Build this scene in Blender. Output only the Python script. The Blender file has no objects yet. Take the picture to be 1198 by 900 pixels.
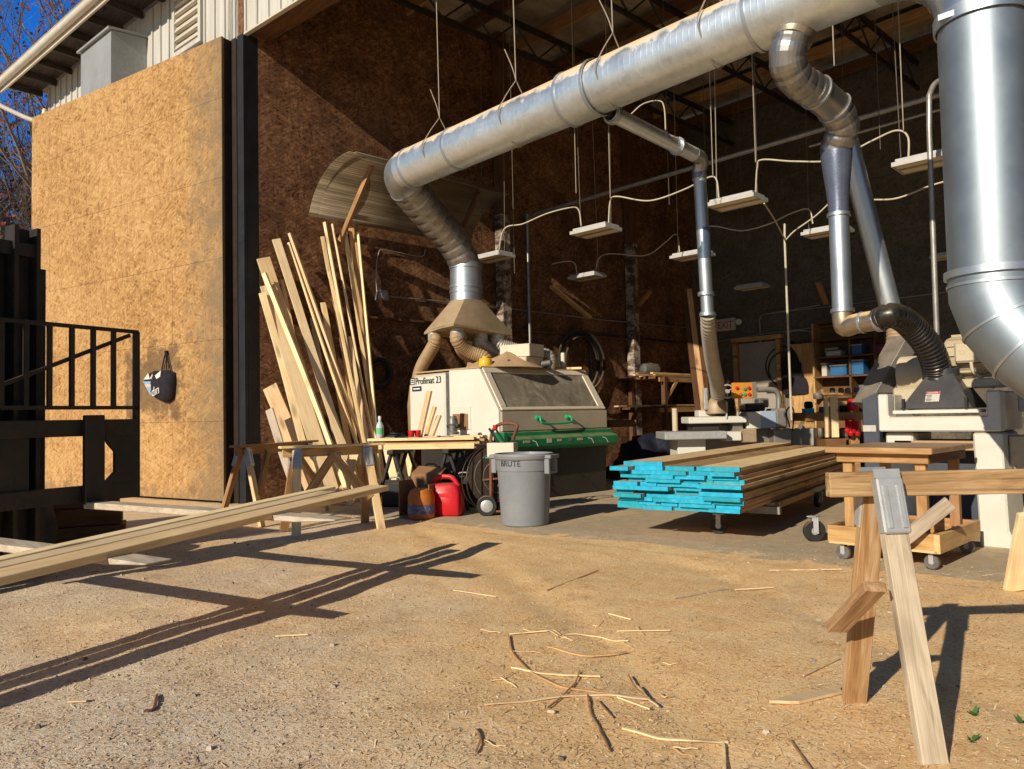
import bpy, bmesh, math, random
from mathutils import Vector, Matrix, Quaternion, noise as mnoise
rnd = random.Random(7)
SC = bpy.context.scene
C = SC.collection
V = Vector
R = math.radians
I4 = Matrix.Identity(4)

# ------------------------------------------------------------------ camera
YAW, PITCH, ROLL, HCAM, FPX = R(46.9), R(2.4), R(1.2), 1.2, 890.0
CAM = V((0, 0, HCAM))
FW = V((-math.sin(YAW) * math.cos(PITCH), math.cos(YAW) * math.cos(PITCH), math.sin(PITCH)))
r0 = V((math.cos(YAW), math.sin(YAW), 0))
u0 = r0.cross(FW)
RT = r0 * math.cos(ROLL) - u0 * math.sin(ROLL)
UP = u0 * math.cos(ROLL) + r0 * math.sin(ROLL)
cam = bpy.data.cameras.new('camera'); camo = bpy.data.objects.new('camera', cam); C.objects.link(camo)
m = Matrix((RT, UP, -FW)).transposed().to_4x4(); m.translation = CAM
camo.matrix_world = m
cam.sensor_width = 36; cam.lens = 36 * FPX / 1198; cam.clip_end = 3000; cam.clip_start = .05
SC.camera = camo

# survey helpers: where the sight line through a photo pixel meets a plane of the site
def ray(px, py): return FW + RT * ((px - 599) / FPX) + UP * ((450 - py) / FPX)
def GZ(px, py, z=0.0):
    d = ray(px, py); return CAM + d * ((z - HCAM) / d.z)
def GX(px, py, x):
    d = ray(px, py); return CAM + d * (x / d.x)
def GY(px, py, y):
    d = ray(px, py); return CAM + d * (y / d.y)
def GD(px, py, D): return CAM + ray(px, py) * D

# ------------------------------------------------------------------ objects
MW = {}
def _link(o, parent=None, mw=None):
    C.objects.link(o)
    mw = I4.copy() if mw is None else mw
    MW[o.name] = mw
    if parent is not None:
        o.parent = parent; o.matrix_basis = MW[parent.name].inverted() @ mw
    else:
        o.matrix_basis = mw
    return o
def tag(o, label=None, cat=None, group=None, kind=None):
    if label: o['label'] = label
    if cat: o['category'] = cat
    if group: o['group'] = group
    if kind: o['kind'] = kind
    return o
def thing(name, label, cat, loc=(0, 0, 0), rz=0, group=None):
    o = bpy.data.objects.new(name, None); o.empty_display_size = .1
    _link(o, None, Matrix.Translation(V(loc)) @ Matrix.Rotation(rz, 4, 'Z'))
    return tag(o, label, cat, group)
def dup(root, loc, label, rz=None):
    r = root.copy(); C.objects.link(r); r['label'] = label
    r.matrix_basis = Matrix.Translation(V(loc)) @ (Matrix.Rotation(rz, 4, 'Z') if rz is not None else root.matrix_basis.to_3x3().to_4x4())
    MW[r.name] = r.matrix_basis.copy()
    for ch in [c for c in SC.objects if c.parent == root]:
        c = ch.copy(); b = ch.matrix_basis.copy(); C.objects.link(c); c.parent = r; c.matrix_basis = b
        MW[c.name] = MW[r.name] @ b
        for g in [q for q in SC.objects if q.parent == ch]:
            d = g.copy(); b = g.matrix_basis.copy(); C.objects.link(d); d.parent = c; d.matrix_basis = b
    return r

def catmull(pts, n=8):
    P = [V(p) for p in pts]
    if len(P) < 3: return P
    Q = [P[0] * 2 - P[1]] + P + [P[-1] * 2 - P[-2]]
    out = []
    for i in range(1, len(Q) - 2):
        a, b, c, d = Q[i - 1], Q[i], Q[i + 1], Q[i + 2]
        for k in range(n):
            t = k / n
            out.append(.5 * ((2 * b) + (c - a) * t + (2 * a - 5 * b + 4 * c - d) * t * t + (3 * b - a - 3 * c + d) * t ** 3))
    out.append(P[-1]); return out
def lerp_list(rs, n):
    out = []
    for i in range(n):
        t = i / (n - 1) * (len(rs) - 1); k = min(int(t), len(rs) - 2); out.append(rs[k] + (rs[k + 1] - rs[k]) * (t - k))
    return out

class MB:
    def __init__(s): s.v = []; s.f = []; s.uv = []
    def poly(s, verts, faces, uv=None):
        n = len(s.v); s.v += [V(p) for p in verts]
        for k, f in enumerate(faces):
            s.f.append([i + n for i in f]); s.uv.append(uv[k] if uv else None)
        return s
    def box(s, c, size, rot=None):
        c = V(c); h = V(size) / 2
        vs = []
        for x in (-1, 1):
            for y in (-1, 1):
                for z in (-1, 1):
                    p = V((x * h.x, y * h.y, z * h.z)); vs.append(c + (rot @ p if rot else p))
        return s.poly(vs, [(0, 1, 3, 2), (4, 6, 7, 5), (0, 4, 5, 1), (2, 3, 7, 6), (0, 2, 6, 4), (1, 5, 7, 3)])
    def bar(s, p0, p1, w, h, up=(0, 0, 1)):
        p0, p1 = V(p0), V(p1); x = (p1 - p0); L = x.length; x.normalize()
        y = V(up).cross(x)
        if y.length < 1e-4: y = V((0, 1, 0)).cross(x)
        y.normalize(); z = x.cross(y)
        return s.box((p0 + p1) / 2, (L, w, h), Matrix((x, y, z)).transposed())
    def prism(s, pts, vec):
        n = len(pts); a = [V(p) for p in pts]; vec = V(vec); b = [p + vec for p in a]
        fs = [tuple(range(n))[::-1], tuple(range(n, 2 * n))] + [(i, (i + 1) % n, n + (i + 1) % n, n + i) for i in range(n)]
        return s.poly(a + b, fs)
    def tube(s, pts, r, seg=12, caps=True, closed=False, ry=None):
        P = [V(p) for p in pts]; n = len(P)
        rs = [r] * n if isinstance(r, (int, float)) else (r if len(r) == n else lerp_list(r, n))
        T = []
        for i in range(n):
            a = P[(i - 1) % n] if (i or closed) else P[0]; b = P[(i + 1) % n] if (i < n - 1 or closed) else P[-1]
            t = b - a; T.append(t.normalized() if t.length > 1e-9 else V((0, 0, 1)))
        nrm = T[0].orthogonal().normalized()
        base = len(s.v); L = 0; Ls = []
        for i in range(n):
            if i: L += (P[i] - P[i - 1]).length
            Ls.append(L)
            nrm = (nrm - T[i] * nrm.dot(T[i])); nrm.normalize(); bi = T[i].cross(nrm)
            for k in range(seg):
                a = 2 * math.pi * k / seg
                s.v.append(P[i] + (nrm * math.cos(a) + bi * math.sin(a)) * rs[i])
        m = n if closed else n - 1
        for i in range(m):
            j = (i + 1) % n
            for k in range(seg):
                q = (k + 1) % seg
                s.f.append([base + i * seg + k, base + i * seg + q, base + j * seg + q, base + j * seg + k])
                s.uv.append([(k / seg, Ls[i]), ((k + 1) / seg, Ls[i]), ((k + 1) / seg, Ls[j]), (k / seg, Ls[j])])
        if caps and not closed:
            s.f.append([base + k for k in range(seg)][::-1]); s.uv.append(None)
            s.f.append([base + (n - 1) * seg + k for k in range(seg)]); s.uv.append(None)
        return s
    def lathe(s, prof, c=(0, 0, 0), axis=(0, 0, 1), seg=24, caps=True):
        z = V(axis).normalized(); x = z.orthogonal().normalized(); y = z.cross(x); c = V(c); base = len(s.v); n = len(prof)
        for (r, h) in prof:
            for k in range(seg):
                a = 2 * math.pi * k / seg; s.v.append(c + z * h + (x * math.cos(a) + y * math.sin(a)) * max(r, 1e-4))
        for i in range(n - 1):
            for k in range(seg):
                q = (k + 1) % seg
                s.f.append([base + i * seg + k, base + i * seg + q, base + (i + 1) * seg + q, base + (i + 1) * seg + k])
                s.uv.append([(k / seg, prof[i][1]), ((k + 1) / seg, prof[i][1]), ((k + 1) / seg, prof[i + 1][1]), (k / seg, prof[i + 1][1])])
        if caps:
            s.f.append([base + k for k in range(seg)][::-1]); s.uv.append(None)
            s.f.append([base + (n - 1) * seg + k for k in range(seg)]); s.uv.append(None)
        return s
    def torus(s, c, axis, r, t, seg=28, sides=8):
        z = V(axis).normalized(); x = z.orthogonal().normalized(); y = z.cross(x)
        return s.tube([V(c) + (x * math.cos(2 * math.pi * k / seg) + y * math.sin(2 * math.pi * k / seg)) * r for k in range(seg)], t, sides, closed=True)
    def build(s, name, mat, parent=None, mw=None, smooth=None, bevel=0, label=None):
        if mw is None:
            if parent is not None: mw = MW[parent.name].copy()
            else:
                xs = [p.x for p in s.v]; ys = [p.y for p in s.v]; zs = [p.z for p in s.v]
                mw = Matrix.Translation(((min(xs) + max(xs)) / 2, (min(ys) + max(ys)) / 2, min(zs)))
        iv = mw.inverted(); me = bpy.data.meshes.new(name)
        me.from_pydata([tuple(iv @ p) for p in s.v], [], s.f)
        uvl = me.uv_layers.new(name='UVMap')
        li = 0
        for f, u in zip(s.f, s.uv):
            if u:
                for k in range(len(f)): uvl.data[li + k].uv = u[k]
            li += len(f)
        me.update()
        if bevel or True:
            bm = bmesh.new(); bm.from_mesh(me); bmesh.ops.recalc_face_normals(bm, faces=bm.faces)
            if bevel:
                es = [e for e in bm.edges if len(e.link_faces) == 2 and e.calc_face_angle(0) > R(30)]
                bmesh.ops.bevel(bm, geom=es, offset=bevel, segments=1, affect='EDGES', clamp_overlap=True)
            bm.to_mesh(me); bm.free()
        if smooth:
            me.shade_smooth(); me.set_sharp_from_angle(angle=R(smooth))
        me.materials.append(mat)
        o = bpy.data.objects.new(name, me); _link(o, parent, mw)
        if label: o['label'] = label
        return o

def beam(name, p0, p1, w, h, mat, parent=None, up=(0, 0, 1), bev=.003, warp=0):
    """a board or post: local X runs along it, so grain follows its length"""
    p0, p1 = V(p0), V(p1); x = p1 - p0; L = x.length; x.normalize()
    y = V(up).cross(x)
    if y.length < 1e-4: y = V((0, 1, 0)).cross(x)
    y.normalize(); z = x.cross(y)
    mw = Matrix((x, y, z)).transposed().to_4x4(); mw.translation = (p0 + p1) / 2
    mb = MB()
    if warp:
        n = 9; vs = []; fs = []; ph = rnd.uniform(0, 6); a1 = rnd.uniform(-warp, warp); a2 = rnd.uniform(-warp, warp)
        for i in range(n):
            t = i / (n - 1); X = (t - .5) * L; oy = a1 * math.sin(math.pi * t) + warp * .15 * math.sin(9 * t + ph); oz = a2 * math.sin(math.pi * t)
            for (sy, sz) in ((-1, -1), (1, -1), (1, 1), (-1, 1)):
                vs.append(mw @ V((X, oy + sy * w / 2, oz + sz * h / 2)))
        for i in range(n - 1):
            for k in range(4): fs.append((i * 4 + k, i * 4 + (k + 1) % 4, i * 4 + 4 + (k + 1) % 4, i * 4 + 4 + k))
        fs += [(3, 2, 1, 0), tuple((n - 1) * 4 + k for k in range(4))]
        mb.poly(vs, fs)
    else:
        mb.box(mw.translation, (L, w, h), mw.to_3x3())
    return mb.build(name, mat, parent, mw, bevel=bev)

def lettering(text, size, mw, mat, parent, name='lettering', depth=.002, bold=.0, bend=None, sx=1.0, shear=0):
    cu = bpy.data.curves.new('t', 'FONT'); cu.body = text; cu.size = size; cu.extrude = depth; cu.align_x = 'LEFT'; cu.offset = bold; cu.shear = shear
    tmp = bpy.data.objects.new('t', cu); C.objects.link(tmp)
    bpy.context.view_layer.update()
    me = bpy.data.meshes.new_from_object(tmp.evaluated_get(bpy.context.evaluated_depsgraph_get()))
    bpy.data.objects.remove(tmp); me.name = name
    for v in me.vertices: v.co.x *= sx
    if bend:
        for v in me.vertices:
            a = v.co.x / bend; rr = bend + v.co.z; v.co = (rr * math.sin(a), v.co.y, rr * math.cos(a) - bend)
    me.materials.clear(); me.materials.append(mat)
    o = bpy.data.objects.new(name, me); return _link(o, parent, mw)
def frame_mw(o, x, y):
    x = V(x).normalized(); y = V(y); y = (y - x * y.dot(x)).normalized(); z = x.cross(y)
    m = Matrix((x, y, z)).transposed().to_4x4(); m.translation = V(o); return m

# ------------------------------------------------------------------ materials
class NT:
    def __init__(s, name):
        s.m = bpy.data.materials.new(name); s.m.use_nodes = True; s.t = s.m.node_tree; s.b = s.t.nodes['Principled BSDF']
    def n(s, typ, **kw):
        nd = s.t.nodes.new('ShaderNode' + typ)
        for k, v in kw.items():
            if k in nd.bl_rna.properties: setattr(nd, k, v)
            else: s.set(nd, k, v)
        return nd
    def set(s, nd, k, v):
        k = int(k[1:]) if k[0] == 'i' and k[1:].isdigit() else k.replace('_', ' ')
        if isinstance(v, bpy.types.NodeSocket): s.t.links.new(v, nd.inputs[k])
        else: nd.inputs[k].default_value = v
    def math(s, op, a, b=0.0, clamp=False): return s.n('Math', operation=op, i0=a, i1=b, use_clamp=clamp).outputs[0]
    def ramp(s, fac, stops, interp='LINEAR'):
        nd = s.n('ValToRGB', i0=fac); cr = nd.color_ramp; cr.interpolation = interp
        while len(cr.elements) < len(stops): cr.elements.new(.5)
        for e, (p, c) in zip(cr.elements, stops):
            e.position = p; e.color = (*c, 1) if len(c) == 3 else c
        return nd.outputs[0]
    def mix(s, fac, a, b, mode='MIX'):
        nd = s.n('Mix', data_type='RGBA', blend_type=mode)
        for sock, v in ((nd.inputs[0], fac), (nd.inputs[6], a), (nd.inputs[7], b)):
            if isinstance(v, bpy.types.NodeSocket): s.t.links.new(v, sock)
            else: sock.default_value = (*v, 1) if isinstance(v, (tuple, list)) and len(v) == 3 else v
        return nd.outputs[2]
    def coords(s, stretch=(1, 1, 1), rand=True, uv=False, rot=(0, 0, 0)):
        tc = s.n('TexCoord'); c = tc.outputs['UV' if uv else 'Object']
        if rand:
            oi = s.n('ObjectInfo'); r = s.math('MULTIPLY', oi.outputs['Random'], 37.0)
            c = s.n('VectorMath', operation='ADD', i0=c, i1=s.n('CombineXYZ', i0=r, i1=r, i2=r).outputs[0]).outputs[0]
        return s.n('Mapping', i0=c, Scale=stretch, Rotation=rot).outputs[0]
    def noise(s, vec, scale, detail=5, rough=.55, dist=0): return s.n('TexNoise', Vector=vec, Scale=scale, Detail=detail, Roughness=rough, Distortion=dist).outputs[0]
    def rng(s, x, a, b, c=0.0, d=1.0): return s.n('MapRange', i0=x, i1=a, i2=b, i3=c, i4=d).outputs[0]
    def out(s, col, rough=.6, metal=0.0, bump=None, bs=.3, bd=.01, spec=.4):
        s.set(s.b, 'Base_Color', (*col, 1) if isinstance(col, (tuple, list)) and len(col) == 3 else col); s.set(s.b, 'Roughness', rough); s.set(s.b, 'Metallic', metal)
        s.set(s.b, 'Specular_IOR_Level', spec)
        if bump is not None: s.set(s.b, 'Normal', s.n('Bump', Strength=bs, Distance=bd, Height=bump).outputs[0])
        return s.m

def paint(name, c, c2=None, scale=4, rough=.5, metal=0.0, bump=.1, dust=0, dcol=(.42, .29, .16), stretch=(1, 1, 1), spec=.4, dirt=.35, dlo=.25, dhi=.9):
    """painted or metal surface with blotches, grime specks and settled sawdust on what faces up"""
    t = NT(name); co = t.coords(stretch); c2 = c2 or tuple(x * .72 for x in c)
    n1 = t.noise(co, scale, 6, .6); n2 = t.noise(co, scale * 9, 4, .6)
    col = t.ramp(n1, [(.3, c2), (.62, c)])
    g = t.rng(n2, .52, .75, 0, dirt); col = t.mix(g, col, tuple(x * .45 for x in c))
    mt = metal; rg = t.rng(n2, .3, .7, max(rough - .1, .05), min(rough + .12, 1))
    if dust:
        nz = t.n('SeparateXYZ', i0=t.n('NewGeometry').outputs['Normal']).outputs[2]
        f = t.math('MULTIPLY', t.rng(nz, dlo, dhi), t.rng(n1, .3, .6, .35, 1)); f = t.math('MULTIPLY', f, dust, True)
        col = t.mix(f, col, dcol); rg = t.mix(f, rg, (.9, .9, .9))
        if metal: mt = t.math('MULTIPLY', t.math('SUBTRACT', 1.0, f), metal)
    return t.out(col, rg, mt, n2, bump, .01, spec)

def wood(name, a, b, c, sc=1.0, rough=.7, knots=True, var=.25, bump=.25):
    t = NT(name); co = t.coords((.7 * sc, 9 * sc, 9 * sc)); 
    w = t.noise(co, 2.2, 6, .6, 1.2); f = t.noise(t.coords((1.5 * sc, 60 * sc, 60 * sc)), 3, 4, .6)
    v = t.math('ADD', t.math('MULTIPLY', w, .72), t.math('MULTIPLY', f, .28))
    col = t.ramp(v, [(.32, a), (.5, b), (.68, c)])
    if knots:
        vo = t.n('TexVoronoi', Vector=t.coords((1.6 * sc, 5 * sc, 5 * sc)), Scale=1.0).outputs[0]
        col = t.mix(t.rng(vo, .25, .08, 0, .75), col, tuple(x * .38 for x in a))
    oi = t.n('ObjectInfo').outputs['Random']
    col = t.n('HueSaturation', Color=col, Value=t.rng(oi, 0, 1, 1 - var, 1 + var * .6), Hue=t.rng(oi, 0, 1, .492, .508)).outputs[0]
    bl = t.noise(t.coords((1, 1, 1)), 3.5, 4); col = t.mix(t.rng(bl, .4, .72, 0, .3), col, tuple(x * .75 for x in a))
    return t.out(col, rough, 0.0, v, bump, .004, .25)

def osb(name, stops, stain=None, bump=.3, sheet=True, hinge_stain_and_patch=False, big=.5):
    t = NT(name)
    co = t.n('TexCoord').outputs['Object']; sp = t.n('SeparateXYZ', i0=co)
    u = t.math('ADD', sp.outputs[0], sp.outputs[1]); v = sp.outputs[2]
    uv = t.n('CombineXYZ', i0=u, i1=v).outputs[0]
    wob = t.n('TexNoise', Vector=uv, Scale=5.0, Detail=2.0); 
    uvw = t.n('VectorMath', operation='ADD', i0=uv, i1=t.n('VectorMath', operation='SCALE', i0=wob.outputs['Color'], Scale=.07).outputs[0]).outputs[0]
    best = None; low = None
    for k, (ang, s1, s2) in enumerate(((.35, 7, 34), (1.45, 8, 30), (2.5, 9, 38), (-.5, 12, 46))):
        rot = t.n('Mapping', i0=uvw, Rotation=(0, 0, ang)).outputs[0]
        mp = t.n('Mapping', i0=rot, Scale=(s1, s2, 1), Location=(k * 7.3, k * 3.1, 0)).outputs[0]
        c = t.n('SeparateColor', i0=t.n('TexVoronoi', voronoi_dimensions='2D', Vector=mp, Scale=1.0).outputs['Color']).outputs[0]
        best = c if best is None else t.math('MAXIMUM', best, c)
        low = c if low is None else t.math('MINIMUM', low, c)
    val = t.math('ADD', t.math('MULTIPLY', best, .62), t.math('MULTIPLY', low, .55))
    lg = t.noise(uv, big, 6, .6)
    fine = t.noise(uv, 90, 3, .6)
    val = t.math('ADD', val, t.rng(lg, .3, .7, -.16, .14)); val = t.math('ADD', val, t.rng(fine, .3, .7, -.08, .08))
    col = t.ramp(val, stops)
    if stain: col = t.mix(t.rng(t.noise(uv, 1.3, 7, .65), .45, .72, 0, .85), col, stain)
    if hinge_stain_and_patch:
        e = t.rng(t.math('ADD', sp.outputs[0], t.rng(t.noise(uv, 2.2, 6, .65), .3, .7, -.5, .5)), -1.0, .05)
        col = t.mix(t.math('MULTIPLY', e, .85), col, (.20, .145, .085))
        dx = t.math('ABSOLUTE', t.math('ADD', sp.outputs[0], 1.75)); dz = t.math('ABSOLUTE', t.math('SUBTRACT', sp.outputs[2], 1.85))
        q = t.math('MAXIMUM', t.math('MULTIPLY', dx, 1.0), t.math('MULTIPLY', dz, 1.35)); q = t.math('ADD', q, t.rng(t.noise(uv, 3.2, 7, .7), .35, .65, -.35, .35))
        col = t.mix(t.rng(q, .85, .55, 0, .72), col, (.10, .062, .035))  # irregular darker brown patch a little way in from the hinge
        e2 = t.rng(t.math('ADD', sp.outputs[2], t.rng(t.noise(uv, 4, 6, .65), .3, .7, -.25, .25)), .28, 0.0)
        col = t.mix(t.math('MULTIPLY', e2, .6), col, (.2, .14, .08))
        dk = t.noise(t.n('Mapping', i0=uv, Scale=(1, 1.2, 1), Location=(4.4, 2.2, 0)).outputs[0], .9, 7, .7)
        col = t.mix(t.rng(dk, .6, .74, 0, .4), col, (.17, .11, .06))
    if sheet:
        br = t.n('TexBrick', Vector=uv, Scale=1.0, Mortar_Size=.0045, Brick_Width=2.44, Row_Height=1.22, Bias=0.0).outputs['Fac']
        col = t.mix(t.math('MULTIPLY', br, .55), col, (.025, .014, .008))
    return t.out(col, .75, 0.0, val, bump, .004, .25)

M = {}
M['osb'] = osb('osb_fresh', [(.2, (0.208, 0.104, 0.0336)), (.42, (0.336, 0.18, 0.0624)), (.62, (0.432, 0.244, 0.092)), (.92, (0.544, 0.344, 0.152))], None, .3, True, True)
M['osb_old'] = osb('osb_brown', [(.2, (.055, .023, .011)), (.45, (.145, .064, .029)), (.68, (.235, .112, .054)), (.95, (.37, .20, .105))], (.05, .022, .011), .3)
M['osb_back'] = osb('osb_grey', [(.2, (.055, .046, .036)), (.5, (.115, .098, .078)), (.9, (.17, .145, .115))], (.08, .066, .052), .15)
M['wood'] = wood('fresh_pine', (.64, .41, .18), (.85, .61, .33), (.92, .72, .44))
M['wood_pale'] = wood('pale_pine', (.74, .52, .27), (.91, .70, .41), (.95, .78, .50))
M['wood_mid'] = wood('rough_oak', (0.524, 0.304, 0.131), (0.759, 0.469, 0.214), (0.911, 0.607, 0.304))
M['wood_orange'] = wood('orange_pine', (.27, .13, .05), (.47, .265, .11), (.60, .385, .18))
M['wood_old'] = wood('weathered_board', (0.24, 0.126, 0.054), (0.504, 0.306, 0.15), (0.672, 0.462, 0.264), bump=.45)
M['wood_grey'] = wood('grey_board', (0.345, 0.27, 0.196), (0.552, 0.454, 0.345), (0.713, 0.604, 0.466), bump=.45, var=.12)
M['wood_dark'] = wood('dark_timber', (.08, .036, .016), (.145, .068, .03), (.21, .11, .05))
M['wood_weather'] = wood('sun_weathered_beam', (.13, .065, .028), (.44, .27, .13), (.66, .47, .28), .9, .8, True, .05, .6)
M['wood_leg'] = wood('silvered_leg', (.26, .19, .13), (.56, .45, .33), (.74, .62, .47), .9, .8, True, .05, .6)
M['wood_streak'] = wood('orange_streaked_board', (.22, .095, .035), (.47, .27, .12), (.70, .54, .36), bump=.4, var=.1)
M['top_ply'] = wood('table_top', (.22, .12, .075), (.34, .195, .12), (.44, .28, .18), .6, .5, False)
def endpaint():
    t = NT('brushed_end_paint'); co = t.coords((1, 1, 1)); n = t.noise(co, 16, 6, .7); n2 = t.noise(co, 60, 4, .6)
    oi = t.n('ObjectInfo').outputs['Random']
    col = t.ramp(n, [(.3, (.007, .31, .47)), (.5, (.012, .40, .58)), (.7, (.04, .48, .66))])
    col = t.mix(t.rng(n2, .60, .72, 0, .55), col, (.30, .24, .16)); col = t.n('HueSaturation', Color=col, Value=t.rng(oi, 0, 1, .72, 1.12), Hue=t.rng(oi, 0, 1, .49, .51)).outputs[0]
    return t.out(col, .65, 0.0, n2, .3, .004, .3)
M['blue'] = endpaint()
M['steel_dark'] = paint('black_steel', (.019, .017, .015), (.045, .028, .018), 3.5, .5, .0, .15, .5, (.16, .11, .065), dirt=.5)
M['steel_jamb'] = paint('jamb_steel', (.018, .019, .024), (.011, .011, .013), 3, .55)
M['rust_edge'] = paint('rusty_edge', (.026, .014, .009), (.014, .008, .005), 6, .8)
M['copper'] = paint('hinge_orange', (.55, .17, .06), (.35, .1, .04), 20, .5, .3)
M['galv_plain'] = paint('galvanised_plate', (.50, .51, .51), (.40, .41, .41), 14, .42, .35, .08, .2)
M['conduit'] = paint('grey_conduit', (.42, .40, .37), (.3, .28, .25), 8, .42, .6, .03, .4)
M['conduit_dark'] = paint('dull_conduit', (.10, .085, .075), (.07, .06, .05), 8, .5, .3, .03, .4)
M['cable'] = paint('cream_cable', (.55, .49, .38), (.45, .39, .29), 8, .5, 0, .02)
M['line'] = paint('dull_line', (.36, .31, .24), (.28, .24, .18), 8, .6, 0, .02)
M['cable_dark'] = paint('dark_wire', (.14, .115, .09), (.1, .08, .06), 8, .6, 0, .02)
M['white_paint'] = paint('machine_white', (0.681, 0.672, 0.607), (0.626, 0.607, 0.524), 3, .42, 0, .05, .85, dirt=.12)
M['white_sun'] = paint('white_side_panel', (0.686, 0.678, 0.598), (0.642, 0.625, 0.528), 1.5, .45, 0, .04, .5, dirt=.1)
M['tan_paint'] = paint('dusty_tan_paint', (.50, .42, .32), (.43, .355, .265), 4, .5, 0, .05, .6, dirt=.25)
M['frame_cream'] = paint('cream_hood_frame', (.74, .67, .54), (.64, .57, .45), 4, .5, 0, .05, .5, dirt=.2)
M['green'] = paint('green_machine_paint', (.008, .20, .075), (.006, .15, .055), 5, .38, 0, .04, .55, dirt=.3)
M['green_bright'] = paint('green_handle', (.01, .42, .17), (.01, .34, .14), 20, .3)
M['dark_base'] = paint('dark_machine_base', (.035, .030, .027), (.024, .02, .018), 4, .65, 0, .08, .7)
M['dust_pile'] = paint('settled_sawdust', (.50, .34, .19), (.42, .27, .145), 25, .95, 0, .4, 0, dirt=.3)
M['hopper'] = paint('dusty_hopper', (.44, .34, .22), (.36, .26, .16), 6, .6, .35, .08, .8)
M['trash'] = paint('grey_plastic', (.235, .25, .27), (.20, .215, .235), 5, .48, 0, .06, .3, dirt=.12)
M['red'] = paint('red_plastic', (.60, .012, .02), (.48, .01, .016), 6, .38, 0, .06, .15, dirt=.12)
M['black'] = paint('black_plastic', (.014, .014, .014), (.02, .02, .02), 6, .5, 0, .04, .3)
M['rubber'] = paint('black_rubber', (.02, .019, .018), (.03, .028, .026), 12, .75, 0, .1, .5)
M['rust'] = paint('rusty_cart', (.22, .085, .05), (.13, .05, .03), 9, .7, .1, .1)
M['strap'] = paint('steel_strap', (.085, .06, .045), (.05, .037, .028), 25, .45, .5, .15)
M['card'] = paint('cardboard', (.30, .155, .075), (.25, .125, .06), 5, .85, 0, .05)
M['card_pale'] = paint('pale_box', (.62, .52, .36), (.54, .44, .3), 5, .8, 0, .05)
M['cream'] = paint('cream_box', (.72, .64, .50), (.66, .57, .44), 5, .6, 0, .05)
M['motor'] = paint('cream_motor', (.56, .48, .34), (.48, .40, .27), 6, .5, 0, .06, .6)
M['hood'] = paint('slate_sheet_metal', (0.0546, 0.0585, 0.0689), (0.0442, 0.0468, 0.0559), 5, .42, .3, .05, .3)
M['slate'] = paint('slate_blue_column', (.075, .083, .11), (.06, .066, .088), 5, .5, .1, .05, .5)
M['zinc'] = paint('dull_zinc', (.30, .28, .25), (.22, .2, .175), 7, .5, .5, .06, .6)
M['orange_panel'] = paint('orange_panel', (.62, .25, .03), (.55, .21, .025), 9, .45)
M['blue_grey'] = paint('pale_blue_panel', (.34, .42, .56), (.3, .37, .5), 5, .45)
M['yellow'] = paint('yellow_plastic', (.75, .48, .03), (.68, .42, .03), 9, .4)
M['siding'] = paint('white_metal_siding', (.57, .555, .51), (.45, .435, .39), 2.2, .6, 0, .03, 0, stretch=(6, 6, .35), dirt=.25)
M['trim'] = paint('cream_trim', (.62, .56, .46), (.52, .46, .37), 4, .5)
M['gutter'] = paint('gutter_enamel', (.66, .62, .54), (.58, .53, .45), 5, .4)
M['vent'] = paint('weathered_galvanised', (.40, .41, .41), (.33, .335, .33), 2.5, .5, .35, .04)
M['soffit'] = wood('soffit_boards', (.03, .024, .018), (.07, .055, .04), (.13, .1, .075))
M['deck'] = paint('roof_deck', (.34, .29, .23), (.2, .17, .13), 1.2, .8, 0, .05)
M['post_white'] = None
M['fixture'] = paint('fixture_enamel', (.52, .51, .50), (.44, .43, .42), 8, .4)
M['lens'] = paint('bounce_tinted_lens', (.86, .72, .45), (.8, .66, .4), 14, .35, dirt=.06)  # warm bounce from the sunlit ground is painted into this colour
M['sign_white'] = paint('sign_white', (.55, .52, .46), (.48, .45, .4), 9, .5)
M['text_black'] = paint('black_print', (.012, .012, .014), (.02, .02, .02), 9, .5)
M['text_red'] = paint('red_print', (.42, .03, .03), (.35, .03, .03), 9, .5)
M['text_white'] = paint('white_print', (.75, .72, .68), (.7, .66, .62), 9, .6)
M['label_blue'] = paint('navy_label', (.02, .018, .09), (.03, .03, .11), 20, .5)
M['cloth_dark'] = paint('dark_cloth', (.010, .008, .013), (.02, .016, .022), 14, .9, 0, .2)
M['cloth_blue'] = paint('blue_lining', (.22, .42, .66), (.18, .34, .56), 14, .8)
M['cloth_peach'] = paint('peach_stripe', (.72, .50, .34), (.6, .42, .28), 14, .8)
M['tarp'] = paint('dark_blue_tarp', (0.0072, 0.009, 0.0192), (0.012, 0.0144, 0.027), 5, .6, 0, .2)
M['glove'] = paint('olive_cloth', (.20, .18, .11), (.14, .125, .075), 9, .9, 0, .2)
M['orange_plastic'] = paint('orange_plastic', (.50, .16, .02), (.42, .12, .016), 9, .5)
M['can_blue'] = paint('printed_can', (.05, .055, .17), (.28, .27, .33), 28, .45)
M['bottle'] = paint('clear_bottle', (.55, .60, .66), (.42, .5, .56), 12, .15)
M['bottle_green'] = paint('green_label', (.16, .55, .26), (.12, .45, .2), 20, .4)
M['iron'] = paint('grey_iron', (.20, .195, .185), (.12, .115, .105), 20, .45, .5, .1, .4)
M['purple'] = paint('faded_purple', (.16, .02, .09), (.12, .02, .07), 9, .6)
M['blue_bin'] = paint('blue_bin', (.03, .14, .33), (.025, .11, .27), 9, .45)
M['door'] = paint('pale_door', (.33, .29, .245), (.27, .235, .195), 2, .6)

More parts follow.
